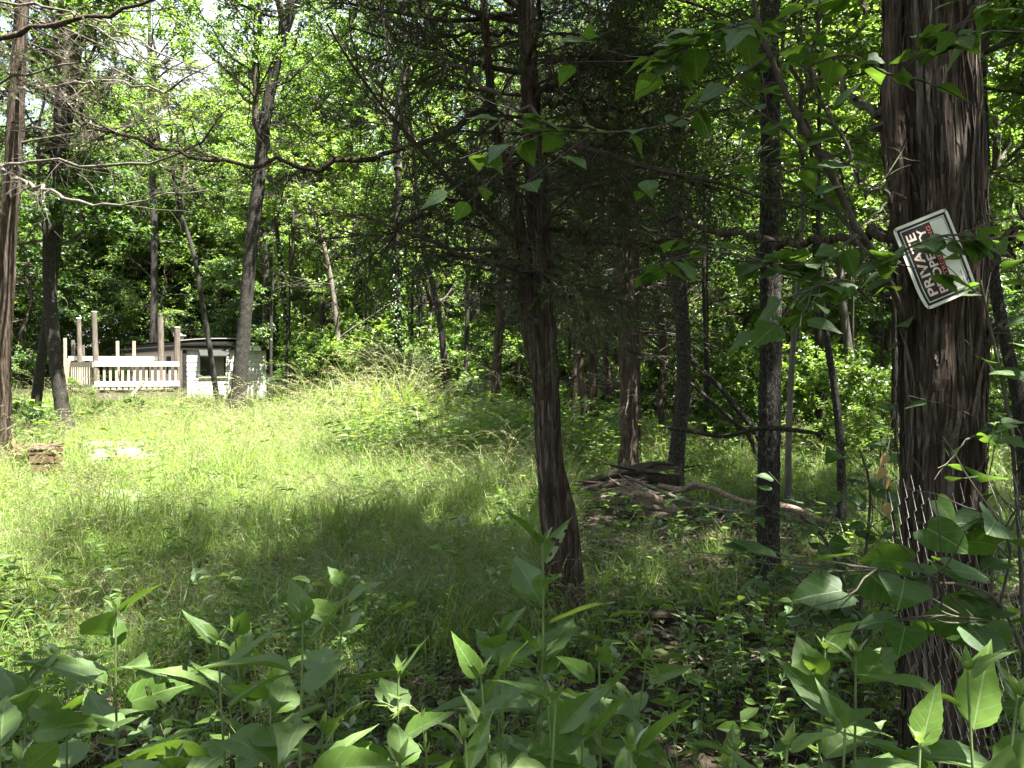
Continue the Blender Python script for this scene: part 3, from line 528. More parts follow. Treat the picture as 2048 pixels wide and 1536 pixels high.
def build_tree(i, spec):
    name, label, d, pts, H, bark, crowns, k, step = spec
    path, rad = px_path(pts, d, H); base = path[0].copy(); base[2] = float(terrain(base[0], base[1])); path = path - base
    t = empty(name, base, label, 'tree'); G = Geo(); rg = np.random.default_rng(900 + i)
    c, R, rr = trunk_geo(G, path, rad * (.76 if d > 13 else .8 if bark == 'cedar' else .88), k, step, 'grey' if bark == 'dead' else bark, 30 + i, 0, .4)
    if bark == 'cedar': bark_strips(G, c, R, rr, rg, 60, 0, 0, 5)
    G.obj('trunk', BARK[bark], t)
    for kind, ci, z, sc in crowns:
        q = path[np.argmin(np.abs(path[:, 2] - z))].copy(); j = np.searchsorted(path[:, 2], z); j = min(max(j, 1), len(path) - 1); f = (z - path[j-1, 2]) / max(1e-6, path[j, 2] - path[j-1, 2]); q = path[j-1] + (path[j] - path[j-1]) * min(f, 1)
        put_crown(t, kind, ci, q, sc, rg.uniform(0, 6.28))
    if bark == 'dead':
        G = Geo(); add_cedar(G, path[np.argmax(path[:, 2] > 2.0):], .12, rg, 2.6, 22, 9, 5, 0, .1, .02, .98, (-.1, .7), lambda t: 1.1 - .5 * t, .01, leafy=0); G.obj('crown', M_DEADW, t)
    elif bark == 'cedar':    # dead lower limbs
        G = Geo(); m = path[:, 2] < 6; add_cedar(G, spline(path[m], 14), R.mean(), rg, 1.7 if d > 11 else 1.5, 26, 7, 4, 0, .1, .25, .98, (-.25, .35), lambda t: .6 + .5 * t, -.01, leafy=0, sides=4); o = G.obj('dead_branchwork', M_TWIG, t); o['kind'] = 'stuff'
    elif name == 'vine_clad_tree' or 'ivy' in label:
        G = Geo(); N = 900; q = spline(path[path[:, 2] < 7], 200); ii = rg.integers(0, 200, N); a = rg.uniform(0, 6.28, N); rr0 = .09 + rg.uniform(0, .16, N)
        p = q[ii] + np.stack([np.cos(a) * rr0, np.sin(a) * rr0, 0 * a], -1); dd = np.stack([np.cos(a), np.sin(a), -.5 + 0 * a], -1)
        G.leaves(p, dd, unit(rg.normal(0, .4, p.shape) + [0, 0, 1]), .11, .09, 0, rg.uniform(0, 1, N)); G.obj('ivy', M_LEAFY if name == 'vine_clad_tree' else M_LEAF, t)
for i, sp in enumerate(TREES): build_tree(i, sp)

# ------------------------------------------------------------------ the three near cedars, limb by limb
def limb(G_or_t, pts, d, name='limb', mat=M_CBARK, rg=None, twigs=(10, 5, 0), tw_len=.5, rel=None, leafmat_=None, leafy=0., nf=14, fl=.038, end_taper=.25):
    """a limb through pixel points (x, y, width[, depth]) with side twigs, as a part of tree t"""
    P = np.array([at(p[0], p[1], p[3] if len(p) > 3 else d) for p in pts]); R = np.array([p[2] * .78 / 2 / F * (p[3] if len(p) > 3 else d) for p in pts]) * (.82 if d > 5.5 else 1)
    Q = spline(np.column_stack([P, R]), 26); C, Rr = Q[:, :3] - rel, np.maximum(Q[:, 3], .0025)
    C[1:-1] += rg.normal(0, .017, C[1:-1].shape)
    G = Geo(); G.tubes(C[None], (Rr * (1 + .12 * rg.normal(0, 1, len(Rr))))[None], 8)
    n2, n3, _ = twigs
    if n2:
        p, T, t, b = on(C[None], n2, rg, .08, 1); P2 = grow(p, fan(T, rg, .95, .8), tw_len * rg.uniform(.35, 1.3, n2), 7, rg, .2, -.01); G.tubes(P2, taper(np.full(n2, .0034) * rg.uniform(.6, 1.5, n2), 7, .35), 4)
        p, T, t, b = on(P2, n3, rg, .1, 1); P3 = grow(p, fan(T, rg, .95, .8), tw_len * .42 * rg.uniform(.35, 1.4, len(p)), 5, rg, .22, -.02); G.tubes(P3, taper(np.full(len(p), .0016), 5, .5), 3)
        if leafy:
            P3 = P3[rg.uniform(0, 1, len(P3)) < leafy]; p, T, t, b = on(P3, nf, rg, .1, 1)
            G.leaves(p, fan(T, rg, .75, 1, -.1), unit(rg.normal(0, 1, p.shape) + [0, 0, .4]), fl * rg.uniform(.6, 1.4, len(p)), fl * .2, 1, rg.uniform(0, 1, len(p)), False, .05)
    return G.obj(name, [mat, leafmat_ or M_CEDAR], G_or_t)

def central_cedar():
    d = 5.15; rg = np.random.default_rng(71); pts = [(1118,1245,70),(1112,1160,64),(1105,1050,60),(1098,940,62),(1092,800,64),(1086,680,62),(1082,560,62),(1076,440,56),(1068,320,50),(1060,200,48),(1055,60,48),(1052,-60,46)]
    path, rad = px_path(pts, d, 11., .2); rad = rad * .74; base = np.array([path[0][0], d, float(terrain(path[0][0], d))]); P = path - base
    t = empty('cedar_tree', base, 'large dark cedar with shaggy twin stems in the middle of the view', 'tree')
    G = Geo(); c, R, rr = trunk_geo(G, P, rad, 84, .014, 'cedar', 5, 0, .75, .16); bark_strips(G, c, R, rr, rg, 420, 0, .05, 4.4, .4); bark_strips(G, c, R, rr, rg, 160, 1, .05, 4.4, .4); G.obj('trunk', [M_CBARK, M_STRIP], t)
    pts2 = [(1090,800,26),(1066,700,34),(1052,620,34),(1046,540,30),(1036,450,28),(1022,370,24),(1000,300,20),(985,230,17),(975,100,15),(968,-20,13)]
    p2, r2 = px_path(pts2, d - .06, 6.5, .3); r2 = r2 * .8; G = Geo(); c, R, rr = trunk_geo(G, p2 - base, r2, 48, .016, 'cedar', 9, 0, 0, .2); bark_strips(G, c, R, rr, rg, 130, 0, 1.3, 4, .3); G.obj('second_stem', M_CBARK, t)
    pts3 = [(1118,1130,30),(1142,1060,26),(1130,980,22),(1112,900,14)]
    p3, r3 = px_path(pts3, d + .02); G = Geo(); trunk_geo(G, np.vstack([at(1150,1238,d) - base, p3[1:] - base]), np.array([.07, .045, .036, .02]), 40, .016, 'cedar', 19, 0, .2, .2); G.obj('root_buttress', M_CBARK, t)
    L = lambda pts, **k: limb(t, pts, d, rg=rg, rel=base, **k)
    L([(985,215,22,5.1),(930,245,17,5.0),(870,275,16,4.9),(800,305,15,4.8),(720,325,13,4.7),(600,330,11,4.6),(480,330,10,4.55),(400,318,9,4.5),(330,303,8,4.5),(250,270,7,4.5),(170,255,5,4.5)], twigs=(46, 6, 0), tw_len=.42, leafy=.06)
    L([(1120,270,11,4.6),(1050,225,10,4.7),(960,165,12,4.8),(880,115,13,4.9),(820,70,11,4.9),(770,20,8,4.9),(750,-30,5,4.9)], mat=M_GBARK, twigs=(30, 6, 0), tw_len=.45)
    L([(830,-30,14,5.3),(850,20,13,5.2),(880,60,12,5.2),(915,80,9,5.1),(960,110,6,5.1)], twigs=(14, 5, 0), tw_len=.35, leafy=.3)
    L([(1050,370,14,5.1),(960,390,10,5),(880,410,8,4.9),(820,440,7,4.8),(760,470,5,4.7),(660,470,3,4.7)], twigs=(34, 6, 0), tw_len=.4, leafy=.25)
    L([(1046,575,12,5.1),(1000,572,8,5),(960,575,7,4.9),(925,585,5,4.85)], mat=M_DEADW, twigs=(10, 4, 0), tw_len=.2)
    L([(1100,455,14,5.1),(1160,470,10,5),(1220,480,9,4.9),(1290,500,7,4.8),(1360,495,4,4.8)], twigs=(24, 6, 0), tw_len=.4, leafy=.4)
    L([(1090,130,14,5.1),(1150,105,10,5),(1220,140,8,4.9),(1290,175,6,4.8),(1340,190,4,4.7)], twigs=(30, 6, 0), tw_len=.45, leafy=.5)
    L([(1085,215,13,5.1),(1150,200,9,5.1),(1230,215,8,5.2),(1310,250,6,5.2)], twigs=(30, 7, 0), tw_len=.45, leafy=.5)
    L([(1085,90,13,5.1),(1000,60,10,5.2),(910,75,8,5.3),(820,90,6,5.3),(760,115,4,5.3)], twigs=(30, 6, 0), tw_len=.45, leafy=.45)
    L([(1020,330,10,5.1),(940,320,8,5.3),(860,350,6,5.5),(800,420,5,5.5),(790,500,4,5.5),(800,560,3,5.5)], twigs=(26, 6, 0), tw_len=.4, leafy=.4)
    G = Geo(); ld = spline(P[P[:, 2] > 2.1], 24)
    add_cedar(G, ld, .075, rg, 2.0, 92, 12, 6, 24, .036, .0, .97, (-.2, .45), lambda t: .85 - .35 * t, -.02, bare=.12, fw=.2)
    G.obj('crown', [M_TWIG, M_CEDAR], t)
    G = Geo(); ld = spline(P[(P[:, 2] > 1.75) & (P[:, 2] < 4.2)], 16)
    add_cedar(G, ld, .05, rg, 1.15, 40, 8, 6, 18, .032, .1, .98, (-.25, .35), lambda t: .6 + .6 * t, -.018, bare=.35, fw=.12); o = G.obj('dead_branchwork', [M_TWIG, M_CEDAR], t); o['kind'] = 'stuff'
central_cedar()

def left_cedar():
    d = 12.2; rg = np.random.default_rng(72); pts = [(2,945,40),(6,850,34),(8,700,32),(12,560,33),(20,420,34),(28,300,33),(36,160,32),(44,40,30),(48,-60,28)]
    path, rad = px_path(pts, d, 12., .2); rad = rad * .8; base = np.array([path[0][0], d, 0]); P = path - base
    t = empty('cedar_tree', base, 'peeling cedar at the left edge with long bare limbs reaching right', 'tree')
    G = Geo(); c, R, rr = trunk_geo(G, P, rad, 40, .03, 'cedar', 15, 0, .6, .12); bark_strips(G, c, R, rr, rg, 160, 0, .1, 8, .6); G.obj('trunk', M_CBARK, t)
    L = lambda pts, dd, **k: limb(t, pts, dd, rg=rg, rel=base, **k)
    L([(30,330,12,12.),(0,332,11,9),(60,322,10,8.),(110,322,9,7.8),(150,334,9,7.6),(220,326,9,7.4),(300,326,8,7.2),(350,312,7,7.),(395,288,7,6.9),(430,270,6,6.8),(450,220,4,6.8),(500,190,3,6.8)], 8, mat=M_GBARK, twigs=(24, 5, 0), tw_len=.55)
    L([(25,355,12,12),(70,372,10,10),(130,394,9,9.),(200,408,9,8.5),(255,412,8,8.2),(290,398,6,8),(330,384,4,8),(420,380,3,7.8)], 9, mat=M_DEADW, twigs=(20, 5, 0), tw_len=.55)
    L([(35,185,10,12),(90,176,9,11),(150,166,8,10),(210,162,8,9.5),(270,170,8,9.2),(325,180,7,9),(355,166,6,8.8),(390,142,4,8.7),(440,120,3,8.7)], 9, mat=M_DEADW, twigs=(20, 5, 0), tw_len=.55)
    L([(40,260,9,12),(100,255,7,11),(180,250,7,10),(240,272,5,9.6),(330,330,4,9.4)], 9, mat=M_TWIG, twigs=(40, 6, 0), tw_len=.8)
    L([(50,60,9,12),(140,30,7,11),(240,60,6,10),(330,110,5,9.5),(420,140,3,9.3)], 9, mat=M_DEADW, twigs=(20, 5, 0), tw_len=.6)
    G = Geo(); ld = spline(P[(P[:, 2] > 2.6)], 24); add_cedar(G, ld, .08, rg, 3.0, 34, 8, 6, 14, .055, .1, .97, (-.3, .35), lambda t: 1 - .4 * t, -.02, bare=.35, fw=.2)
    G.obj('crown', [M_TWIG, M_DRYC], t)
left_cedar()

def overhead_limb_cedar():
    """cedar just left of the view: one stout limb and dead twigs reach into the top left corner"""
    d = 6.; rg = np.random.default_rng(73); base = np.array([-5.2, 6.4, 0.]); P = np.array([(0, 0, -.1), (.03, 0, 1.2), (.05, .03, 2.6), (.02, .05, 4.4), (0, .06, 7), (.1, .1, 10)])
    t = empty('cedar_tree', base, 'cedar whose stout brown limb crosses the upper left corner', 'tree')
    G = Geo(); trunk_geo(G, P, np.array([.17, .14, .13, .11, .08, .02]), 36, .04, 'cedar', 25); G.obj('trunk', M_CBARK, t)
    L = lambda pts, dd, **k: limb(t, pts, dd, rg=rg, rel=base, **k)
    L([(-330,150,26,6.2),(-120,105,20,6),(0,78,17,5.8),(80,52,16,5.7),(160,42,14,5.6),(230,22,12,5.6),(330,-5,9,5.5),(420,-40,6,5.5)], d, twigs=(44, 5, 0), tw_len=.8, leafy=.25)
    L([(-330,80,18,6.2),(-100,40,12,6),(0,15,10,5.9),(90,12,8,5.8),(200,60,6,5.6),(300,120,5,5.5),(420,150,3,5.4)], d, mat=M_DEADW, twigs=(22, 5, 0), tw_len=.6)
    L([(-330,250,14,6.2),(-60,190,8,6),(60,140,7,5.8),(200,130,5,5.6),(330,200,4,5.4),(450,260,3,5.2),(560,250,2,5.2)], d, mat=M_DEADW, twigs=(20, 5, 0), tw_len=.555)
    G = Geo(); add_cedar(G, spline(P[3:], 16), .1, rg, 1.9, 50, 8, 5, 8, .07, 0, .95, (-.2, .4), lambda t: .9 - .5 * t, -.02, bare=.3); G.obj('crown', [M_TWIG, M_CEDAR], t)
overhead_limb_cedar()

SIGN_D = 2.955
def sign_cedar():
    d = 3.12; rg = np.random.default_rng(74); pts = [(1898,1600,196),(1893,1450,186),(1890,1250,180),(1886,1050,178),(1884,850,174),(1882,700,172),(1880,560,168),(1876,420,166),(1872,300,166),(1866,180,160),(1862,60,152),(1860,-60,146)]
    path, rad = px_path(pts, d, 11., .1); rad = rad * .76; base = np.array([path[0][0], d, 0.]); P = path - base; P[0][2] = -.1
    t = empty('cedar_tree', base, 'massive shaggy red cedar at the right carrying the tilted sign', 'tree')
    G = Geo(); c, R, rr = trunk_geo(G, P[P[:, 2] < 5], rad[P[:, 2] < 5], 210, .0125, 'cedar', 45, 0, .35, .15); bark_strips(G, c, R, rr, rg, 900, 0, .05, 4.4, .8); bark_strips(G, c, R, rr, rg, 480, 1, .05, 4.4, .55); G.obj('trunk', [M_CBARK, M_STRIP], t)
    G = Geo(); trunk_geo(G, P[P[:, 2] > 3.6], rad[P[:, 2] > 3.6], 36, .08, 'cedar', 46, 0, 0, .1); G.obj('upper_trunk', M_CBARK, t)
    sp = [(1830,640,60),(1812,540,56),(1804,440,56),(1794,340,60),(1786,255,64),(1784,160,50),(1786,60,40),(1780,-60,36)]
    p2, r2 = px_path(sp, d - .02, 5.5, .2); r2 = r2 * .72; G = Geo(); c, R, rr = trunk_geo(G, p2 - base, r2, 80, .014, 'cedar', 48, 0, 0, .25); bark_strips(G, c, R, rr, rg, 160, 0, 1.7, 4, .35); G.obj('second_stem', M_CBARK, t)
    L = lambda pts, **k: limb(t, pts, d, rg=rg, rel=base, **k)
    L([(1800,480,30,3.1),(1730,478,26,3.3),(1660,476,26,3.5),(1580,478,22,3.8),(1500,474,17,4.1),(1420,462,13,4.4),(1340,440,11,4.6),(1250,410,8,4.8),(1180,395,5,5)], twigs=(24, 5, 0), tw_len=.35, leafy=.1)
    L([(1780,262,24,3.1),(1740,210,18,3.15),(1700,185,15,3.2),(1655,162,12,3.3),(1610,150,8,3.4)], mat=M_GBARK, twigs=(12, 4, 0), tw_len=.25)
    L([(1800,395,9,3.05),(1750,385,7,3.),(1715,345,6,2.95),(1690,320,4,2.9)], mat=M_GBARK, twigs=(6, 4, 0), tw_len=.2)
    L([(1960,650,12,3.1),(1985,655,9,3.0),(2005,665,6,2.95)], mat=M_DEADW, twigs=(8, 4, 0), tw_len=.1)
    L([(1955,560,20,3.1),(1985,530,16,3.2),(2030,470,13,3.4),(2080,400,9,3.6)], twigs=(14, 5, 0), tw_len=.3)
    G = Geo(); add_cedar(G, spline(P[P[:, 2] > 3.3], 20), .13, rg, 2.6, 54, 9, 5, 8, .075, 0, .97, (-.2, .4), lambda t: 1 - .5 * t, -.02, bare=.25); G.obj('crown', [M_TWIG, M_CEDAR], t)
sign_cedar()

# ------------------------------------------------------------------ the sign
def build_sign():
    c = at(1872, 518, SIGN_D); ux = unit(at(1793, 465, SIGN_D) - at(1853, 618, SIGN_D)); uy = unit(np.cross([0, -1., 0], ux)); 
    t = empty('warning_sign', c, 'bent black and white sign hung sideways on the big cedar trunk', 'sign')
    nrm = np.cross(ux, uy); Wd, Hd = .315, .208
    def bend(p):  # p local (x along text, y up the text, z out): leans back and curls at a corner
        p = np.asarray(p, float); x, y, z = p[..., 0], p[..., 1], p[..., 2]
        z = z - .35 * y ** 2 - .12 * x * x + .028 * np.clip((-x - .06) / .1, 0, 1) ** 2 * np.clip((y + .02) / .12, 0, 1)
        return x[..., None] * ux + y[..., None] * uy + z[..., None] * nrm
    def plate(name, x0, x1, y0, y1, z, th, mat, r=.0, parent=t, nx=22, ny=14):
        G = Geo(); u, v = np.linspace(0, 1, nx), np.linspace(0, 1, ny); X, Y = np.meshgrid(x0 + (x1 - x0) * u, y0 + (y1 - y0) * v)
        if r:  # round the corners by pulling them in
            cx, cy_ = np.clip(X, x0 + r, x1 - r), np.clip(Y, y0 + r, y1 - r); dx, dy = X - cx, Y - cy_; dd = np.hypot(dx, dy); s = np.where(dd > r, r / np.maximum(dd, 1e-9), 1); X, Y = cx + dx * s, cy_ + dy * s
        T = bend(np.stack([X, Y, np.full_like(X, z)], -1)); Bm = bend(np.stack([X, Y, np.full_like(X, z - th)], -1)); i = np.arange(ny - 1)[:, None] * nx + np.arange(nx - 1); n = nx * ny
        q = np.stack([i, i + 1, i + nx + 1, i + nx], -1).reshape(-1, 4); e = np.concatenate([np.arange(nx), np.arange(1, ny) * nx + nx - 1, (ny - 1) * nx + np.arange(nx - 2, -1, -1), np.arange(ny - 2, 0, -1) * nx]); e2 = np.roll(e, -1)
        G.add(np.concatenate([T.reshape(-1, 3), Bm.reshape(-1, 3)]), np.concatenate([q, q[:, ::-1] + n, np.stack([e, e + n, e2 + n, e2], -1)]), 0, None, False); return G.obj(name, mat, parent)
    pl = plate('sign_plate', -Wd/2, Wd/2, -Hd/2, Hd/2, 0, .0015, M_SIGNW, .014)
    def ring(name, m0, m1, z, mat):
        x, y = Wd/2, Hd/2
        for a in ((-x + m0, x - m0, y - m1, y - m0), (-x + m0, x - m0, -y + m0, -y + m1), (-x + m0, -x + m1, -y + m1, y - m1), (x - m1, x - m0, -y + m1, y - m1)): plate(name, *a, z, .0005, mat, 0, pl, 16, 8)
    ring('border_line', .011, .020, .0008, M_SIGNK)
    plate('black_field', -Wd/2 + .025, Wd/2 - .025, -.026, Hd/2 - .025, .0008, .0005, M_SIGNK, 0, pl)
    ring('border_line', .0235, .0248, .0009, M_SIGNK)
    def text(s, x0, x1, y0, y1, mat, off):
        cu = bpy.data.curves.new('letter', 'FONT'); cu.body = s; cu.resolution_u = 4; cu.offset = off; tmp = bpy.data.objects.new('tmp', cu); COL.objects.link(tmp)
        dg = bpy.context.evaluated_depsgraph_get(); me = bpy.data.meshes.new_from_object(tmp.evaluated_get(dg)); bpy.data.objects.remove(tmp)
        n = len(me.vertices); v = np.empty(n * 3); me.vertices.foreach_get('co', v); v = v.reshape(-1, 3); lo, hi = v.min(0), v.max(0)
        v[:, 0] = x0 + (v[:, 0] - lo[0]) / (hi[0] - lo[0]) * (x1 - x0); v[:, 1] = y0 + (v[:, 1] - lo[1]) / (hi[1] - lo[1]) * (y1 - y0); v[:, 2] = .0014
        me.vertices.foreach_set('co', bend(v).astype(np.float32).ravel()); me.materials.clear(); me.materials.append(mat); me.update(); o = link('lettering', me, pl); return o
    text('PRIVATE', -.118, .118, .038, .072, M_SIGNP, .022); text('PROPERTY', -.122, .122, -.001, .030, M_SIGNP, .022); text('NO TRESPASSING', -.122, .122, -.022, -.007, M_SIGNR, .012)
    plate('write_in_strip', -.120, .122, -.070, -.030, .0009, .0005, M_SIGNW, 0, pl)
    for x in (-.12, -.09): plate('rule_line', x, x + .02, -.068, -.066, .0013, .0003, M_SIGNK, 0, pl, 4, 3)
    for sx in (-1, 1):
        for sy in (-1, 1):
            p = bend(np.array([sx * (Wd/2 - .008), sy * (Hd/2 - .008), .001])); G = Geo(); G.tubes(np.array([[p, p + nrm * .002, p + nrm * .0022]]), np.array([[.003, .0025, .0001]]), 8); G.obj('nail', M_WIRE, t)
build_sign()

# ------------------------------------------------------------------ chain-link fence
def build_fence():
    A, B = np.array([1.40, 2.88, 0]), np.array([2.3, 2.30, 0]); t = empty('chain_link_fence', A, 'sagging rusty chain-link fence in front of the big right-hand cedar', 'fence')
    L = np.linalg.norm(B - A); dx = unit(B - A); nrm = np.array([dx[1], -dx[0], 0]); cw, ch = .026, .070; ns = int(L / cw); H = 1.24; rg = np.random.default_rng(3); nz = int(H / ch)
    for i in range(ns):
        z0 = (np.arange(nz)[:, None] + np.array([0, .10, .78, .90])[None]).ravel() * ch + .03 + (ch * .5 if i % 2 else 0); m = np.arange(len(z0)) % 4
        ph = np.array([.36, .26, .02, .0])[m]; off = np.array([.003, -.002, -.003, .002])[m]
        x = (i + ph) * cw + .13 * (.9 - z0) - .04 + .008 * np.sin(z0 * 5 + 1); z = z0
        sag = .05 * np.sin(x * 3.1 + z * 1.7) - .06 * (z / H) + .012 * np.sin(z * 9 + i * .3); zz = z * (1 - .04 * math.sin(i * .21)) - .05 * x
        top = int(rg.integers(0, 5)); P = x[:, None] * dx + (sag + off)[:, None] * nrm + np.stack([0 * z, 0 * z, zz], -1); P = P[:len(P) - top]
        g = Geo(); g.tubes(P[None], np.full((1, len(P)), .0012), 4); g.obj('wire', M_WIRE, t)
build_fence()

# ------------------------------------------------------------------ logs, stones, crate
def log_mesh(P, R, k, seed, jag=.0):
    P = np.asarray(P, float); Q = spline(np.column_stack([P, R]), 40); C, Rr = Q[:, :3], Q[:, 3]; T = unit(np.gradient(C, axis=0)); U = unit(np.cross(T, [0, 0, 1.])); V = np.cross(T, U); a = np.arange(k) * 6.2832 / k
    q = np.stack([np.cos(a)[None] * 2.2 + 0 * C[:, :1], np.sin(a)[None] * 2.2 + 0 * C[:, :1], np.arange(40)[:, None] * .12 + 0 * a[None]], -1)
    rr = Rr[:, None] * (.66 + .6 * vnoise(q, seed) + .34 * (vnoise(q * [3, 3, 1.2], seed + 1) - .5) + .3 * (vnoise(q * [7, 7, 2], seed + 5) - .5) - jag * (vnoise(q * [2.5, 2.5, .4], seed + 2) > .62))
    v = C[:, None] + rr[..., None] * (np.cos(a)[:, None] * U[:, None] + np.sin(a)[:, None] * V[:, None]); G = Geo(); j = np.arange(k); j2 = (j + 1) % k; r = np.arange(39)[:, None] * k
    G.add(v, np.stack([r + j, r + j2, r + k + j2, r + k + j], -1).reshape(-1, 4)); n = 40 * k
    for e, s in ((0, 0), (39, 39 * k)):  # broken ends
        G.add(np.vstack([v[e], C[e] + T[e] * (.03 if e else -.03)]), [(i, (i + 1) % k, k) if e else ((i + 1) % k, i, k) for i in range(k)])
    return G
def log(name, label, cat, pts, mat, seed, k=18, jag=.0, zoff=.04):
    P = np.array([at(x, y, d) for x, y, w, d in pts]); R = np.array([w / 2 / F * d for x, y, w, d in pts]); P[:, 2] += zoff; base = P.mean(0); base[2] = 0
    G = log_mesh(P - base, R, k, seed, jag); o = G.obj(name, mat); o.location = Vector(base); return tag(o, label, cat)
log('rotten_log', 'thick black rotten log on top of the log pile', 'log', [(1168,978,16,9.3),(1215,964,26,9.3),(1262,955,34,9.3),(1310,955,40,9.2),(1362,962,40,9.1)], M_ROT, 2, 22, .25)
log('rotten_log', 'thin forked dark log pointing left beneath the black rotten one', 'log', [(1140,994,8,9.1),(1180,985,14,9.1),(1230,975,18,9.1),(1290,968,16,9.1)], M_ROT, 4, 14, .2)
log('split_log', 'pale splintered log with its broken end toward the middle', 'log', [(1242,985,34,8.7),(1270,996,42,8.6),(1300,1010,36,8.5),(1330,1020,26,8.5),(1352,1030,14,8.4)], M_SPLIT, 6, 20, .35)
log('fallen_branch', 'long bent pale branch lying from the log pile past the straight oak', 'branch', [(1318,978,11,8.9),(1350,986,15,8.8),(1372,985,12,8.7),(1392,976,15,8.6),(1425,984,12,8.4),(1452,998,15,8.3),(1482,1010,12,8.1),(1515,1018,15,8),(1570,1024,19,7.8),(1615,1038,14,7.6),(1652,1052,5,7.5)], M_SPLIT, 8, 14)
log('stick', 'thin pale stick slanting across the front of the log pile', 'stick', [(1250,960,6,8.7),(1310,985,7,8.4),(1370,1010,8,8.1),(1430,1025,7,7.9),(1498,1036,6,7.7)], M_DEADW, 10, 8)
log('rotten_log', 'dark rotten log lying in the grass before the splintered one', 'log', [(1240,1036,14,8.4),(1290,1040,20,8.3),(1340,1042,18,8.2),(1380,1046,10,8.1)], M_ROT, 12, 14, .2)
def splinters(parent_name, n, mat, L, seed, nm):
    o = next(q for q in COL.objects if q.name == parent_name); r = np.random.default_rng(seed); me = o.data; v = np.empty(len(me.vertices) * 3); me.vertices.foreach_get('co', v); v = v.reshape(-1, 3); lo, hi = v.min(0), v.max(0)
    for i in range(n):
        p = v[r.integers(len(v))]; d = unit(np.array([(hi - lo)[0] * (1 if r.uniform() < .7 else -1), r.normal(0, .3), r.normal(0, .18)])); P = grow(p[None], d[None], L * r.uniform(.4, 1.2), 6, r, .08); g = Geo(); w = r.uniform(.008, .022); g.tubes(P, np.array([[w * .6, w, w * .9, w * .7, w * .4, w * .05]]) * [1], 5); g.obj(nm, mat, o)
splinters('split_log', 26, M_SPLIT, .38, 3, 'splinter'); splinters('rotten_log', 16, M_ROT, .5, 4, 'splinter')
build_board('plank', 'short pale plank on the ground right of the splintered log', 'plank', at(1392, 1040, 8.2), at(1440, 1042, 8.1), .10, .03, M_SPLIT)
log('fallen_branch', 'small fallen branch tip in the sun left of the sign tree', 'branch', [(1690,1062,6,7.6),(1720,1070,9,7.5),(1752,1073,5,7.4)], M_SPLIT, 14, 8)
log('hanging_branch', 'long wavy grey branch held up across the straight oak', 'branch', [(1340,868,8,6.2),(1400,876,9,6.1),(1450,884,9,6),(1500,872,9,5.7),(1545,868,9,5.6),(1600,874,8,5.6),(1645,880,6,5.5)], M_OAK, 16, 8)
log('leaning_pole', 'dark fallen pole leaning down left behind the straight oak', 'pole', [(1372,718,9,13.5),(1430,770,11,13.4),(1480,830,13,13.3),(1520,882,14,13.2),(1540,915,14,13.2)], M_OAK, 18, 8)
log('leaning_pole', 'thin dark pole leaning beneath the larger fallen pole', 'pole', [(1378,768,7,12.6),(1430,815,8,12.6),(1470,850,9,12.5),(1500,880,10,12.5),(1515,925,10,12.5)], M_OAK, 20, 8)
log('mossy_log', 'low mossy log sunk in the leaf litter below the central cedar', 'log', [(1160,1236,10,5.2),(1230,1240,20,5.15),(1300,1246,26,5.1),(1360,1243,24,5.1),(1420,1245,14,5.1)], M_ROT, 22, 14, .2)
for i, (a, b, c_) in enumerate((((1355,1290), (1385,1310), (1412,1342)), ((1448,1285), (1468,1310), (1476,1345)), ((1460,1345), (1480,1362), (1500,1378)))):
    da, db, dc = (ground_d(q[1]) for q in (a, b, c_)); log('stick', ('pale crooked stick on the bare soil left of a bent twig', 'bent pale twig standing in the bare soil patch', 'short twig lying at the foot of the bent twig')[i], 'stick', [(*a, 4, da), (*b, 5, db), (*c_, 4, dc)], M_DEADW, 30 + i, 7, zoff=.03)

def stone(name, label, px, py, sx, sy, sz, seed):
    d = ground_d(py); p = at(px, py, d); rg = np.random.default_rng(seed); n, m = 14, 22; th = np.linspace(.02, math.pi - .02, n)[:, None]; ph = np.arange(m)[None] * 6.2832 / m
    v = np.stack([np.sin(th) * np.cos(ph), np.sin(th) * np.sin(ph), np.cos(th) + 0 * ph], -1); v = np.sign(v) * np.abs(v) ** .75; v = v * (.62 + .6 * vnoise(v * 1.7 + seed, seed) + .22 * vnoise(v * 4.5 + seed, seed + 3))[..., None] * [sx, sy, sz]
    G = Geo(); i = np.arange(n - 1)[:, None] * m; j = np.arange(m); j2 = (j + 1) % m; G.add(v, np.stack([i + j, i + m + j, i + m + j2, i + j2], -1).reshape(-1, 4), 0, None, False); o = G.obj(name, M_STONE); o.location = (p[0], d, sz * .30); return tag(o, label, 'stone')
stone('stone', 'large white flat stone showing through the sunny grass', 246, 922, .50, .42, .15, 1)
stone('stone', 'pale slab half sunk beside the brown crate and the white stone', 222, 900, .7, .5, .12, 2)
stone('stone', 'grey flat stone low in the grass below the white stone', 238, 1010, .32, .22, .12, 3)
stone('stone', 'small pale rock at the upper end of the white stone', 305, 892, .35, .3, .16, 4)

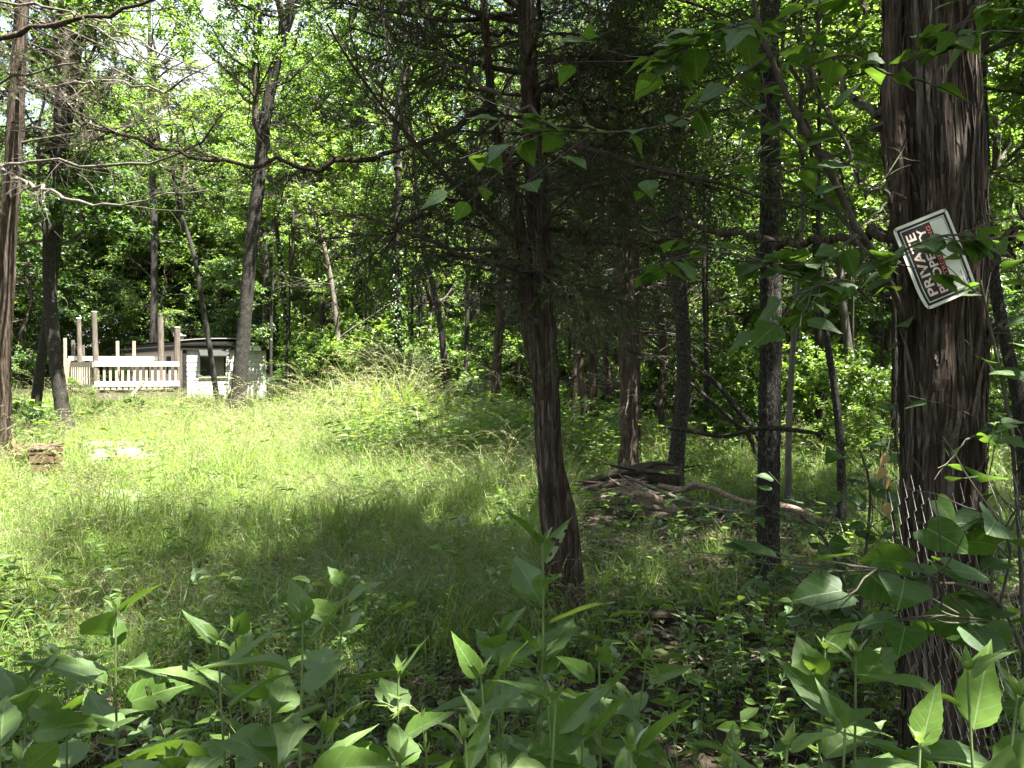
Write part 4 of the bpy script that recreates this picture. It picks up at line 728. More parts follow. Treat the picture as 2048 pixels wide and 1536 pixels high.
def build_crate():
    d = 12.0; p = at(92, 940, d); t = empty('wooden_crate', (p[0], d, 0), 'reddish brown slatted crate at the foot of the dark tree pair', 'crate'); t.rotation_euler = (0, 0, .15)
    w, dp, h = .32, .32, .46
    for sx in (-1, 1):
        for sy in (-1, 1): g = Geo(); g.box((sx * (w/2 - .03) - .03, sy * (dp/2 - .03) - .03, 0), (sx * (w/2 - .03) + .03, sy * (dp/2 - .03) + .03, h - .05)); g.obj('corner_post', M_RUST, t)
    for zz in (.06, .19, .31):
        for sy in (-1, 1): g = Geo(); g.box((-w/2 + .005, sy * (dp/2 + .012) - .01, zz), (w/2 - .005, sy * (dp/2 + .012) + .01, zz + .09)); g.obj('slat', M_RUST, t)
        for sx in (-1, 1): g = Geo(); g.box((sx * (w/2 + .012) - .01, -dp/2 + .006, zz), (sx * (w/2 + .012) + .01, dp/2 - .006, zz + .09)); g.obj('slat', M_RUST, t)
    g = Geo(); g.box((-w/2 - .03, -dp/2 - .03, h - .048), (w/2 + .03, dp/2 + .03, h - .02)); g.obj('top_board', M_RUST, t)
    g = Geo(); g.box((-w/2 - .035, -dp/2 - .036, h - .075), (w/2 + .035, -dp/2 - .026, h - .01)); g.obj('front_lip', M_SPLIT, t)
    q = at(35, 930, 14.9); log('rusty_drum', 'rusty brown scrap drum lying in the weeds left of the crate', 'drum', [(14,910,42,12.6),(26,912,46,12.6),(42,914,46,12.6),(56,916,44,12.6)], M_RUST, 40, 16)
build_crate()

# ------------------------------------------------------------------ background trees
def proto_tree(kind, i, H0, r0, bark, label, group, name):
    """a whole tree at the origin: trunk and crown"""
    rg = np.random.default_rng(600 + i); P = np.array([(rg.normal(0, .10) * q * 2, rg.normal(0, .10) * q * 2, q * (H0 + 1.2) - .15) for q in np.linspace(0, 1, 7)]); P[:, :2] = np.cumsum(P[:, :2], 0) * .5
    t = empty(name, (0, 0, 0), label, 'tree', group); G = Geo(); trunk_geo(G, P, np.linspace(r0, r0 * .55, 7), 14, .14, bark, 60 + i); G.obj('trunk', BARK[bark], t)
    put_crown(t, kind, i, P[5], 1., rg.uniform(0, 6)); 
    if kind == 'tall' and i % 2 == 0: put_crown(t, 'mid', i, P[3] - [0, 0, .2], .75, 1.)
    return t
GA, LA = 'tall leafy trees of the wood behind', 'tall leafy tree with a straight dark trunk in the wood behind the clearing'
GB, LB = 'low tiered trees of the wood behind', 'low bright-leaved understorey tree in the shade behind the clearing'
GC, LC = 'dark cedars in the right-hand wood', 'dark feathery cedar in the shaded wood behind the log pile'
PA = [proto_tree('tall', i, 7.5 + i, .15 + .02 * i, 'oak', LA, GA, 'forest_tree') for i in range(4)]
PB = [proto_tree('mid', i, 1.6 + .4 * i, .06, 'grey', LB, GB, 'understorey_tree') for i in range(4)]
GD = 'slender trees of the wood behind'
PD = [proto_tree('mid', i, 5.5 + 1.2 * i, .055 + .012 * i, 'oak', LB, GD, 'slender_tree') for i in range(4)]
PC = [proto_tree('cedar', i, 1.6 + i, .11, 'cedar', LC, GC, 'forest_cedar') for i in range(2)]
used = set()
def place(proto, x, y, rz, sc, label, group):
    z = float(terrain(x, y))
    if proto.name not in used:
        used.add(proto.name); proto.location = (x, y, z); proto.rotation_euler = (0, 0, rz); proto.scale = (sc,) * 3; return proto
    return dup_tree(proto, (x, y, z), rz, sc, label, group)
rg = np.random.default_rng(2024); spots = [(at(t[3][0][0], 900, t[2])[0], t[2]) for t in TREES]
def blocked(x, y, tall=True):
    px = CX + F * x / y
    if -30 < x < -10.5 and 29 < y < 60 and x < -10.5 - (y - 36) * .45 and x > -34: 
        return True
    if y < 31 and px < 560: return True        # keep the trailer in view
    if tall and 340 < px < 520 and y < 58: return True
    if -13.5 < x < -5.5 and 28 < y < 37: return True  # the gap with sky above the trailer
    return any((x - a) ** 2 + (y - b) ** 2 < 2.2 for a, b in spots)
def fill(protos, n, y0, y1, px0, px1, s0, s1, label, group, edge=None):
    k = 0
    for _ in range(n * 30):
        y = math.sqrt(rg.uniform(y0 ** 2, y1 ** 2)); px = rg.uniform(px0, px1); x = (px - CX) / F * y
        if blocked(x, y, protos is PA): continue
        spots.append((x, y)); place(protos[rg.integers(len(protos))], x, y, rg.uniform(0, 6.28), rg.uniform(s0, s1), label, group); k += 1
        if k >= n: break
fill(PA, 18, 38, 50, -60, 2100, .95, 1.3, LA, GA)
fill(PB, 24, 29, 46, 520, 2100, .8, 1.25, LB, GB)
fill(PD, 22, 24, 40, 500, 1750, .8, 1.1, 'slender', GD)
fill(PD, 8, 38, 48, -40, 500, .9, 1.3, 'slender', GD)
fill(PB, 18, 38, 50, -60, 540, .9, 1.3, LB, GB)
fill(PB, 5, 16, 25, 1300, 2150, .7, 1., LB, GB)
fill(PD, 10, 11, 21, 1380, 1800, .45, .8, 'slender', GD)
fill(PC, 12, 14, 26, 1130, 1800, .8, 1.1, LC, GC)
fill(PA, 10, 17, 28, 1330, 2250, .8, 1., LA, GA)
ZONES = [(-999, 60, 'left of the dark trunk pair'), (60, 300, 'above the wooden deck'), (300, 480, 'behind the trailer roof'), (480, 580, 'between trailer and vine-clad trunk'), (580, 690, 'between vine-clad and dead tree'), (690, 800, 'between dead tree and ivy-hung trunk'), (800, 900, 'just right of the ivy-hung trunk'),
         (900, 1000, 'left of the reddish trunk'), (1000, 1110, 'behind the central cedar'), (1110, 1260, 'between central cedar and log pile trunk'), (1260, 1360, 'above the log pile'), (1360, 1540, 'between bowed trunk and straight oak'), (1540, 1700, 'between straight oak and mossy trunk'), (1700, 1800, 'beside the mossy trunk'), (1800, 1960, 'hidden behind the sign tree'), (1960, 9999, 'right of the sign tree')]
ORD = ['nearest', 'second nearest', 'third nearest', 'fourth nearest', 'fifth nearest', 'sixth nearest', 'seventh nearest', 'eighth nearest', 'ninth nearest', 'tenth nearest', 'eleventh nearest', 'twelfth nearest']
for grp, kind in ((GA, 'tall leafy wood tree'), (GB, 'low tiered understorey tree'), (GC, 'dark feathery wood cedar'), (GD, 'slender dark wood stem')):
    zs = {}
    for o in COL.objects:
        if o.parent is None and o.get('group') == grp:
            q = CX + F * o.location.x / max(.5, o.location.y); zi = next(i for i, z in enumerate(ZONES) if z[0] <= q < z[1]); zs.setdefault(zi, []).append(o)
    for zi, l in zs.items():
        l.sort(key=lambda o: o.location.y)
        for i, o in enumerate(l): o['label'] = ('only ' if len(l) == 1 else ORD[i] + ' ') + kind + ' ' + ZONES[zi][2]
LA = 'unseen tall leafy tree added around the viewer for its shade'; GA = 'unseen trees added around the viewer for shade'
# unseen trees added around the viewer to shade the foreground and cut skylight
for (x, y, k, sc) in ((-1.5, -.1, 2, .95), (.8, -.7, 2, .9), (-.9, -1.1, 1, 1.2), (-3.2, -1.6, 3, .9), (-4.6, .4, 1, .85), (-7.2, -.4, 0, .9), (-5.6, -2.6, 3, .9), (4.9, .8, 0, .9),  (5.6, 2.2, 2, .9), (2.5, -4.2, 3, 1.), (-2.6, -2.6, 1, .9), (6.9, -2.2, 0, .7), (8., 5.5, 3, .9), (5.0, 7.5, 0, .75)) + tuple((math.cos(q) * rr_, math.sin(q) * rr_ - 1., int(i % 4), .9 + .2 * (i % 3) / 2) for i, (q, rr_) in enumerate([(a_, b_) for a_ in (-1.0, -.65, -.3) for b_ in (8., 11.5)] + [(.0, 9.5), (.25, 11), (.5, 12.5), (.1, 13), (.35, 15), (.6, 16.5), (.78, 18), (.15, 17), (.5, 19.5), (2.85, 13), (2.6, 15), (2.4, 18), (3.05, 11), (3.1, 15), (2.5, 20), (2.3, 21), (2.3, 25), (2.75, 16), (2.9, 18), (2.65, 21)])):
    place(PA[k], x, y, rg.uniform(0, 6.28), sc, LA, GA)

# far wood as one mass
cw = source('far_tree', CROWN['tall'][:3] + CROWN['mid'][:3]); N = 420
y = np.sqrt(rg.uniform(46 ** 2, 85 ** 2, N)); px = rg.uniform(-150, 2200, N); x = (px - CX) / F * y; idx = rg.integers(0, 6, N)
gap = (px > 330) & (px < 540)
z = np.where(idx < 3, rg.uniform(3, 9, N), rg.uniform(-.5, 3, N)); s = np.where(idx < 3, rg.uniform(1., 1.5, N), rg.uniform(1.1, 1.7, N)); ok = ~(gap & (z + np.where(idx < 3, 9.5, 7) * s > 1.6 + .36 * y))
scatter('far_woods', np.stack([x, y, z], -1)[ok], np.stack([0 * x, 0 * x, rg.uniform(0, 6.28, N)], -1)[ok], s[ok], idx[ok], cw)
G = Geo(); N = 130; y = np.sqrt(rg.uniform(40 ** 2, 75 ** 2, N)); px = rg.uniform(-100, 2150, N); x = (px - CX) / F * y
ok = np.array([not blocked(a, b) for a, b in zip(x, y)]); x, y = x[ok], y[ok]; P = grow(np.stack([x, y, 0 * x - .2], -1), np.tile([0, 0, 1.], (len(x), 1)), 16., 8, rg, .03, .02); G.tubes(P, taper(rg.uniform(.09, .2, len(x)), 8, .5), 8); tag(G.obj('far_wood_trunks', M_OAK), kind='stuff')

# ------------------------------------------------------------------ shrubs and undergrowth
def bush(name, label, cat, kind, i, px, d, sc, rz=0.): 
    p = at(px, 800, d); t = empty(name, (p[0], d, 0), label, cat); put_crown(t, kind, i, (0, 0, -.05), sc, rz); return t
bush('juniper_bush', 'pale feathery juniper bush right of the dark ivy-hung trunk', 'bush', 'juniper', 0, 832, 24., .95, .3)
bush('juniper_bush', 'pale feathery juniper bush left of the dark ivy-hung trunk', 'bush', 'juniper', 0, 755, 24.8, 1.1, 2.)
bush('juniper_bush', 'small juniper bush in the shade beside the reddish trunk', 'bush', 'juniper', 0, 950, 21., .6, 4.)
bush('leafy_shrub', 'bright leafy shrub crowding the right corner of the trailer', 'shrub', 'mid', 1, 574, 34.5, .34, 1.)
bush('leafy_shrub', 'low pale-leaved shrub in the tall grass below the deck', 'shrub', 'shrub', 2, 275, 19.5, .42, 2.)
bush('leafy_shrub', 'large-leaved shrub just above the brown crate', 'shrub', 'shrub', 1, 80, 14.6, .42, 2.)
bush('leafy_shrub', 'sunlit green shrub between the vine-clad and the dead tree', 'shrub', 'shrub', 3, 625, 28.5, 1.2, 2.)
bush('leafy_shrub', 'bright-tiered shrub left of the central cedar stem', 'shrub', 'shrub', 0, 1035, 23, 1.1, 2.)
bush('leafy_shrub', 'leafy shrub in tall grass at the left end of the deck', 'shrub', 'shrub', 0, 165, 29., .55, 1.)
bush('leafy_shrub', 'low green shrub right of the dark trunk pair', 'shrub', 'shrub', 3, 205, 19.5, .36, 3.)
bush('leafy_shrub', 'low shrub at the foot of the stout speckled trunk', 'shrub', 'shrub', 1, 440, 21.5, .42, 4.)
bush('leafy_shrub', 'bushy shrub on the grassy bank below the dead tree', 'shrub', 'shrub', 2, 660, 20., .5, 5.)
bush('leafy_shrub', 'pale shrub left of the dark trunk pair by the edge', 'shrub', 'shrub', 0, 30, 17., .42, 2.5)
su = source('undergrowth_shrub', CROWN['shrub']); N = 700
y = np.sqrt(rg.uniform(23 ** 2, 50 ** 2, N)); px = rg.uniform(560, 2150, N); x = (px - CX) / F * y; keep = np.array([not (b < 27 and q < 950) for b, q in zip(y, px)]) & ~((px < 600) & (y < 34))
x2 = rg.uniform(1420, 2200, 55); y2 = np.sqrt(rg.uniform(11 ** 2, 23 ** 2, 55)); x = np.concatenate([x[keep], (x2 - CX) / F * y2]); y = np.concatenate([y[keep], y2]); N = len(x)
scatter('undergrowth', np.stack([x, y, terrain(x, y) - .05], -1), np.stack([0 * x, 0 * x, rg.uniform(0, 6.28, N)], -1), rg.uniform(.35, 1.6, N) * np.clip(y / 24, .45, 1), rg.integers(0, 4, N), su)
N = 160; y = np.sqrt(rg.uniform(36 ** 2, 60 ** 2, N)); px = rg.uniform(-100, 520, N); x = (px - CX) / F * y; keep = np.array([not blocked(a, b) or b > 50 for a, b in zip(x, y)]); x, y = x[keep], y[keep]; N = len(x)
scatter('undergrowth', np.stack([x, y, 0 * x], -1), np.stack([0 * x, 0 * x, rg.uniform(0, 6.28, N)], -1), rg.uniform(.6, 1.5, N), rg.integers(0, 4, N), su)

# ------------------------------------------------------------------ grass
def tuft(seed, n, h, spread, arch, w, straw=.08, head=0):
    r = np.random.default_rng(seed); G = Geo(); m = 5; a = r.uniform(0, 6.283, n); hh = h * r.uniform(.35, 1.2, n); s = np.linspace(0, 1, m)
    ba = np.stack([r.normal(0, spread, n), r.normal(0, spread, n), 0 * a], -1); out = np.stack([np.cos(a), np.sin(a), 0 * a], -1); le = arch * r.uniform(.25, 1.3, n)
    P = ba[:, None] + out[:, None] * (le[:, None] * hh[:, None] * s ** 1.8)[..., None] + np.array([0, 0, 1.]) * (hh[:, None] * (s - .38 * np.clip(le, 0, 1.5)[:, None] * s ** 2.6))[..., None]
    sd = np.stack([-np.sin(a), np.cos(a), 0 * a], -1); ww = w * r.uniform(.6, 1.3, n)[:, None] * (1 - s ** 1.6 * .95)
    v = np.stack([P - sd[:, None] * ww[..., None], P + sd[:, None] * ww[..., None]], 2).reshape(n, m * 2, 3); b = np.arange(m - 1)[:, None] * 2; q = np.concatenate([b, b + 1, b + 3, b + 2], 1)
    dry = r.uniform(0, 1, n) < straw
    for flag, mt in ((False, 0), (True, 1)):
        k = np.where(dry == flag)[0]
        if len(k): G.add(v[k], (q[None] + (np.arange(len(k)) * m * 2)[:, None, None]).reshape(-1, 4), mt, np.repeat(r.uniform(0, 1, len(k)), m * 2), False)
    if head:
        aa = r.uniform(0, 6.283, head); H = h * r.uniform(1.15, 1.6, head); o = np.stack([np.cos(aa), np.sin(aa), 0 * aa], -1); t = np.linspace(0, 1, 9)
        S_ = o[:, None] * (.45 * H[:, None] * t ** 2.4)[..., None] + np.array([0, 0, 1.]) * (H[:, None] * (t - .28 * t ** 4))[..., None] + ba[:head][:, None]
        G.tubes(S_, np.full((head, 9), .0011), 3, 1); p, T, _, _ = on(S_, 16, r, .72, 1.)
        G.leaves(p, unit(T + r.normal(0, .3, T.shape) + [0, 0, -.4]), r.normal(0, 1, T.shape), .024, .006, 1, r.uniform(.3, 1, len(p)), False)
    return G.mesh('grass_tuft', [M_GRASS, M_STRAW])
TUFTS = [tuft(1, 15, .40, .06, .8, .0046, .05), tuft(2, 13, .50, .07, 1.0, .0052, .05, 2), tuft(3, 18, .30, .08, 1.1, .0040, .07), tuft(4, 10, .58, .05, .7, .0055, .04, 4), tuft(5, 14, .38, .09, 1.3, .0050, .08, 1), tuft(6, 9, .62, .06, 1.2, .0068, .03), tuft(7, 16, .34, .08, .6, .0040, .30), tuft(8, 5, .75, .04, 1.1, .006, .0, 5)]
gc = source('grass_tuft', TUFTS)
def weed(seed, n, h, ls, mat):
    r = np.random.default_rng(seed); G = Geo(); P = grow(np.zeros((n, 3)) + r.normal(0, .05, (n, 3)) * [1, 1, 0], np.stack([r.normal(0, .3, n), r.normal(0, .3, n), np.ones(n)], -1), h * r.uniform(.6, 1.1, n), 6, r, .08, .02); G.tubes(P, np.full((n, 6), .0016), 3, 0)
    p, T, t, b = on(P, 9, r, .15, 1); a = r.uniform(0, 6.28, len(p)); d = np.stack([np.cos(a), np.sin(a), r.uniform(-.2, .5, len(p))], -1)
    G.leaves(p, d, unit(r.normal(0, .3, p.shape) + [0, 0, 1]), ls * r.uniform(.6, 1.3, len(p)), ls * .5 * r.uniform(.8, 1.2, len(p)), 1, r.uniform(0, 1, len(p))); return G.mesh('weed', [M_STEM, mat])
WEEDS = [weed(11, 3, .45, .07, M_LEAFY), weed(12, 4, .3, .055, M_LEAF), weed(13, 2, .7, .10, M_LEAFY), weed(14, 5, .2, .05, M_LEAF), weed(15, 2, .55, .09, M_HERB)]
wc = source('weed', WEEDS)
def field(n, y0, y1, px0, px1, p=1.):
    y = (rg.uniform(y0 ** p, y1 ** p, n)) ** (1 / p); px = rg.uniform(px0, px1, n); return (px - CX) / F * y, y, px
def in_trailer(x, y): return (x < -10.6) & (y > 36 - (x + 14.4) * -.7) & (y > 34.2)
parts = []
for n, y0, y1, p in ((12200, 3.0, 9, 1.6), (21800, 8.5, 18, 1.5), (14000, 17, 36, 1.3)):
    x, y, px = field(n, y0, y1, -380, 2430, p); h = vnoise(np.stack([x * .5, y * .5, 0 * x], -1), 21); sh = (px > 1150)
    dens = np.where(sh, .45 + .4 * h, .75 + .5 * h); dens = np.where((y < 7), dens * np.clip((y - 2.2) / 4.5, .15, 1), dens); dens = np.where((y > 21) & (px > 900), dens * .25, dens); dens = np.where((y > 24) & (px > 620), dens * .4, dens)
    dens = np.where((np.abs(px - 1420) < 270) & (y > 7.0) & (y < 9.6), dens * .4, dens); soil = (np.abs(px - 1400) < 190) & (y < 5.3); dens = np.where(soil, dens * .25, dens); dens = np.where((np.abs(px - 85) < 75) & (y > 8.6) & (y < 12.4), dens * np.where(y > 10.6, .06, .5), dens); dens = np.where((np.abs(px - 245) < 80) & (y > 11.8) & (y < 14.2), dens * .42, dens); k = (rg.uniform(0, 1, n) < dens) & ~in_trailer(x, y); x, y, px = x[k], y[k], px[k]
    s = (.40 + .75 * vnoise(np.stack([x * .8, y * .8, 0 * x + 5], -1), 22)) * np.where(y < 9, np.clip(.42 + y * .05, .4, .85), 1.) * np.where(px > 1150, .75, 1.) * np.where((y > 15) & (px < 900), 1.2, 1.) * rg.uniform(.6, 1.35, len(x)) * np.where(y > 17, 1.2, 1.) * (1 + .7 * np.exp(-((px - 780) / 190) ** 2) * np.clip((y - 13) / 4, 0, 1)) * np.where((px > 180) & (px < 560) & (y > 24), .85, 1.) * np.where((np.abs(px - 1420) < 270) & (y > 7.0) & (y < 9.6), .6, 1.) * np.where((np.abs(px - 90) < 70) & (y > 8.6) & (y < 12.2), .75, 1.) * np.where((np.abs(px - 250) < 90) & (y > 11.) & (y < 13.8), .6, 1.); parts.append((x, y, s))
x, y, s = (np.concatenate([q[i] for q in parts]) for i in range(3)); N = len(x)
scatter('grass', np.stack([x, y, terrain(x, y) - .01], -1), np.stack([rg.normal(0, .12, N), rg.normal(0, .12, N), rg.uniform(0, 6.28, N)], -1), s, rg.choice(8, N, p=[.17,.15,.2,.1,.15,.09,.08,.06]), gc)
x1, y1, _ = field(800, 12.5, 20, 680, 1250, 1.5); x2, y2, _ = field(330, 4.5, 14, -100, 1300, 1.5); x3, y3, _ = field(260, 5, 14, 1300, 2150, 1.5); x4, y4, _ = field(160, 16, 33, -50, 900, 1.4); x5, y5, _ = field(330, 2.3, 4.8, -100, 2150, 1.5)
x, y = np.concatenate([x1, x2, x3, x4, x5]), np.concatenate([y1, y2, y3, y4, y5]); k = ~in_trailer(x, y); x, y = x[k], y[k]; N = len(x)
scatter('weeds', np.stack([x, y, terrain(x, y) - .01], -1), np.stack([rg.normal(0, .1, N), rg.normal(0, .1, N), rg.uniform(0, 6.28, N)], -1), rg.uniform(.6, 1.3, N) * np.where((y > 12) & (y < 20.1), 1.35, .75), rg.integers(0, 5, N), wc)
def deadleaf(seed):
    r = np.random.default_rng(seed); G = Geo(); n = 6; a = r.uniform(0, 6.28, n); G.leaves(r.normal(0, .05, (n, 3)) * [1, 1, .1] + [0, 0, .012], np.stack([np.cos(a), np.sin(a), r.normal(0, .2, n)], -1), unit(r.normal(0, .35, (n, 3)) + [0, 0, 1]), .07, .035, 0, r.uniform(0, 1, n))
    t = grow(r.normal(0, .05, (2, 3)) * [1, 1, 0] + [0, 0, .01], r.normal(0, 1, (2, 3)) * [1, 1, .1], .15, 4, r, .2); G.tubes(t, np.full((2, 4), .0015), 3, 1); return G.mesh('dead_leaf', [M_LITTER, M_DEADW])
lc = source('dead_leaf', [deadleaf(i) for i in range(4)]); x, y, _ = field(4200, 2., 9, -150, 2200, 1.4); N = len(x)
scatter('leaf_litter', np.stack([x, y, terrain(x, y)], -1), np.stack([rg.normal(0, .2, N), rg.normal(0, .2, N), rg.uniform(0, 6.28, N)], -1), rg.uniform(.6, 1.3, N), rg.integers(0, 4, N), lc)

# ------------------------------------------------------------------ big-leaved plants of the foreground
def leaf_mesh(L, Wd, seed, shape='lance', droop=.25, fold=.22, pet=.12, teeth=True):
    """toothed leaf along +X, normal +Z, with a stalk; folded on the midrib and curling down at the tip"""
    r = np.random.default_rng(seed); n = 15; s = np.linspace(0, 1, n)
    if shape == 'heart':
        w = np.where(s < .28, .86 + .14 * np.sin(s / .28 * 1.57), np.cos((s - .28) / .72 * 1.5708) ** .85); w[0] = .62; w[-1] = 0; back = np.array([-.10, .0, 0, 0] + [0] * 11)
    else:
        w = np.sin(np.pi * np.clip(s, 0, 1) ** .64) ** 1.08 * (1 - .38 * s); w[0] = .05; w[-1] = 0; w /= w.max()
    if shape == 'lance' and seed % 5 == 2: w = w * np.where(np.isin(np.arange(n), (7, 8)), .8, 1)   # a bite out of the edge
    if teeth: w = w * (1 + .035 * np.where(np.arange(n) % 2 == 0, 1, -1) * (s > .12) * (s < .96))
    cols = np.array([-1, -.55, 0, .55, 1.]); X = np.repeat(s[:, None] * L, 5, 1); Y = w[:, None] * cols * Wd / 2
    if shape == 'heart': X[0] += np.array([-.13, -.10, 0, -.10, -.13]) * L; X[1] += np.array([-.06, -.03, 0, -.03, -.06]) * L
    side = (vnoise(np.stack([s * 3, 0 * s + seed, 0 * s], -1), seed) - .5) * .12
    Z = np.abs(cols) * w[:, None] * Wd / 2 * fold * 2 * (1 - .4 * np.abs(cols)) - droop * L * (s[:, None] ** 2) + .05 * L * np.sin(s * 9 + seed)[:, None] * np.abs(cols) * .35
    Y = Y + (side * L)[:, None] * s[:, None]
    G = Geo(); i = np.arange(n - 1)[:, None] * 5 + np.arange(4); q = np.stack([i, i + 1, i + 6, i + 5], -1).reshape(-1, 4); off = pet * L; 
    G.add(np.stack([X + off, Y, Z], -1), q, 0, np.full(n * 5, .5)); P = np.stack([np.linspace(0, off + L * .12, 4), 0 * np.ones(4), [0, .004, .004, 0]], -1); G.tubes(P[None], np.array([[.0017, .0014, .0012, .0006]]), 4, 1); return G
LANCE = [leaf_mesh(1, .40 + .05 * (i % 3), 20 + i, 'lance', (.08, .2, .36, .14, .28, .45)[i], .2 + .06 * (i % 2)) for i in range(6)]
def mk(G, mats, L): 
    for v in G.v: v *= L
    return G.mesh('leaf', mats)
# absolute leaf sizes keep the vein spacing true
ML = [mk(leaf_mesh(1, .42 + .05 * (i % 3), 20 + i, 'lance', (.03, .14, .28, .08, .20, .34)[i], .2 + .07 * (i % 2)), [M_HERB, M_STEM], .158) for i in range(6)]
M_HERB2 = leafmat('pale_herb_leaf', (.095,.165,.04), (.15,.21,.06), (.24,.36,.05), .40, .05, .5, veins=True)
def holed(G, seed):
    f, m, sm = G.f[0]; r = np.random.default_rng(seed); k = np.ones(len(f), bool); k[r.choice(np.arange(8, len(f) - 8), 5, replace=False)] = False; i = r.integers(12, 40); k[[i, i + 1]] = False; G.f[0] = (f[k], m, sm); return G
ML += [mk(holed(leaf_mesh(1, .46, 80 + i, 'lance', .2, .22), i), [M_HERB2 if i else M_HERB, M_STEM], .15) for i in range(2)] + [mk(leaf_mesh(1, .36 + .1 * i, 90 + i, 'lance', .12 + .2 * i, .25), [M_HERB2, M_STEM], .12) for i in range(2)]
MB = [mk(leaf_mesh(1, .36, 40 + i, 'lance', .05 - .1 * i, .35), [M_BUD, M_STEM], .06) for i in range(2)]
MH = [mk(leaf_mesh(1, .95 + .06 * i, 50 + i, 'heart', (.08, .22, .35)[i], .10, .32, False), [M_REDBUD, M_STEM], .085) for i in range(3)]
MO = [mk(leaf_mesh(1, .70 + .07 * i, 60 + i, 'lance', (.1, .26, .18)[i], .07, .15, False), [M_REDBUD, M_STEM], .095) for i in range(3)]
def orient(p, d, up, sc=1., roll=0.):
    d = Vector(d).normalized(); up = Vector(up); y = up.cross(d)
    if y.length < 1e-4: y = Vector((1, 0, 0)).cross(d)
    y.normalize(); z = d.cross(y); m = Matrix((d, y, z)).transposed().to_4x4() @ Matrix.Rotation(roll, 4, 'X'); return Matrix.Translation(Vector(p)) @ m @ Matrix.Scale(sc, 4)
GP = 'big-leaved weeds along the foreground'
def plant(label, px, py, d, n=10, size=1., lean=None, seed=0, bright=False, z0=None):
    r = np.random.default_rng(1000 + seed); top = at(px, py, d); h = max(.25, top[2]); b = np.array([top[0] + (r.normal(0, .05) if lean is None else lean), d + r.normal(0, .04), 0.]); b[2] = float(terrain(b[0], b[1]))
    t = empty('broadleaf_weed', b, label, 'plant', GP); T = top - b; P = np.stack([T * q + np.array([math.sin(q * 3.1 + seed) * .02, math.cos(q * 2.3 + seed) * .02, 0]) * (1 - q) for q in np.linspace(0, 1, 9)]); P[0][2] = -.03
    G = Geo(); G.tubes(P[None], np.linspace(.0048, .0026, 9)[None], 7); G.obj('stem', M_STEM, t); az = r.uniform(0, 6.28)
    for i in range(n):
        f = i / (n - 1); q = .22 + .76 * f ** .85; p = P[0] + (P[-1] - P[0]) * q; x = q * 8; j = min(int(x), 7); p = P[j] + (P[j+1] - P[j]) * (x - j)
        a = az + i * 2.4 + r.normal(0, .3); el = -.12 + .95 * f ** 1.7 + r.normal(0, .2); dv = (math.cos(a) * math.cos(el), math.sin(a) * math.cos(el), math.sin(el)); s = size * (.62 + .75 * math.sin(math.pi * min(1, f * .8 + .16))) * r.uniform(.8, 1.15)
        o = link('leaf', ML[r.choice(10, p=[.13,.13,.13,.13,.13,.13,.06,.05,.06,.05])], t); o.matrix_basis = orient(p, dv, (r.normal(0, .25), r.normal(0, .25), 1), s, r.normal(0, .25))
    for i in range(4):
        a = az + i * 1.6; el = .75 + .25 * (i % 2); o = link('bud_leaf', MB[i % 2], t); o.matrix_basis = orient(P[-1], (math.cos(a) * math.cos(el), math.sin(a) * math.cos(el), math.sin(el)), (-math.cos(a), -math.sin(a), 1), size * r.uniform(.5, .85))
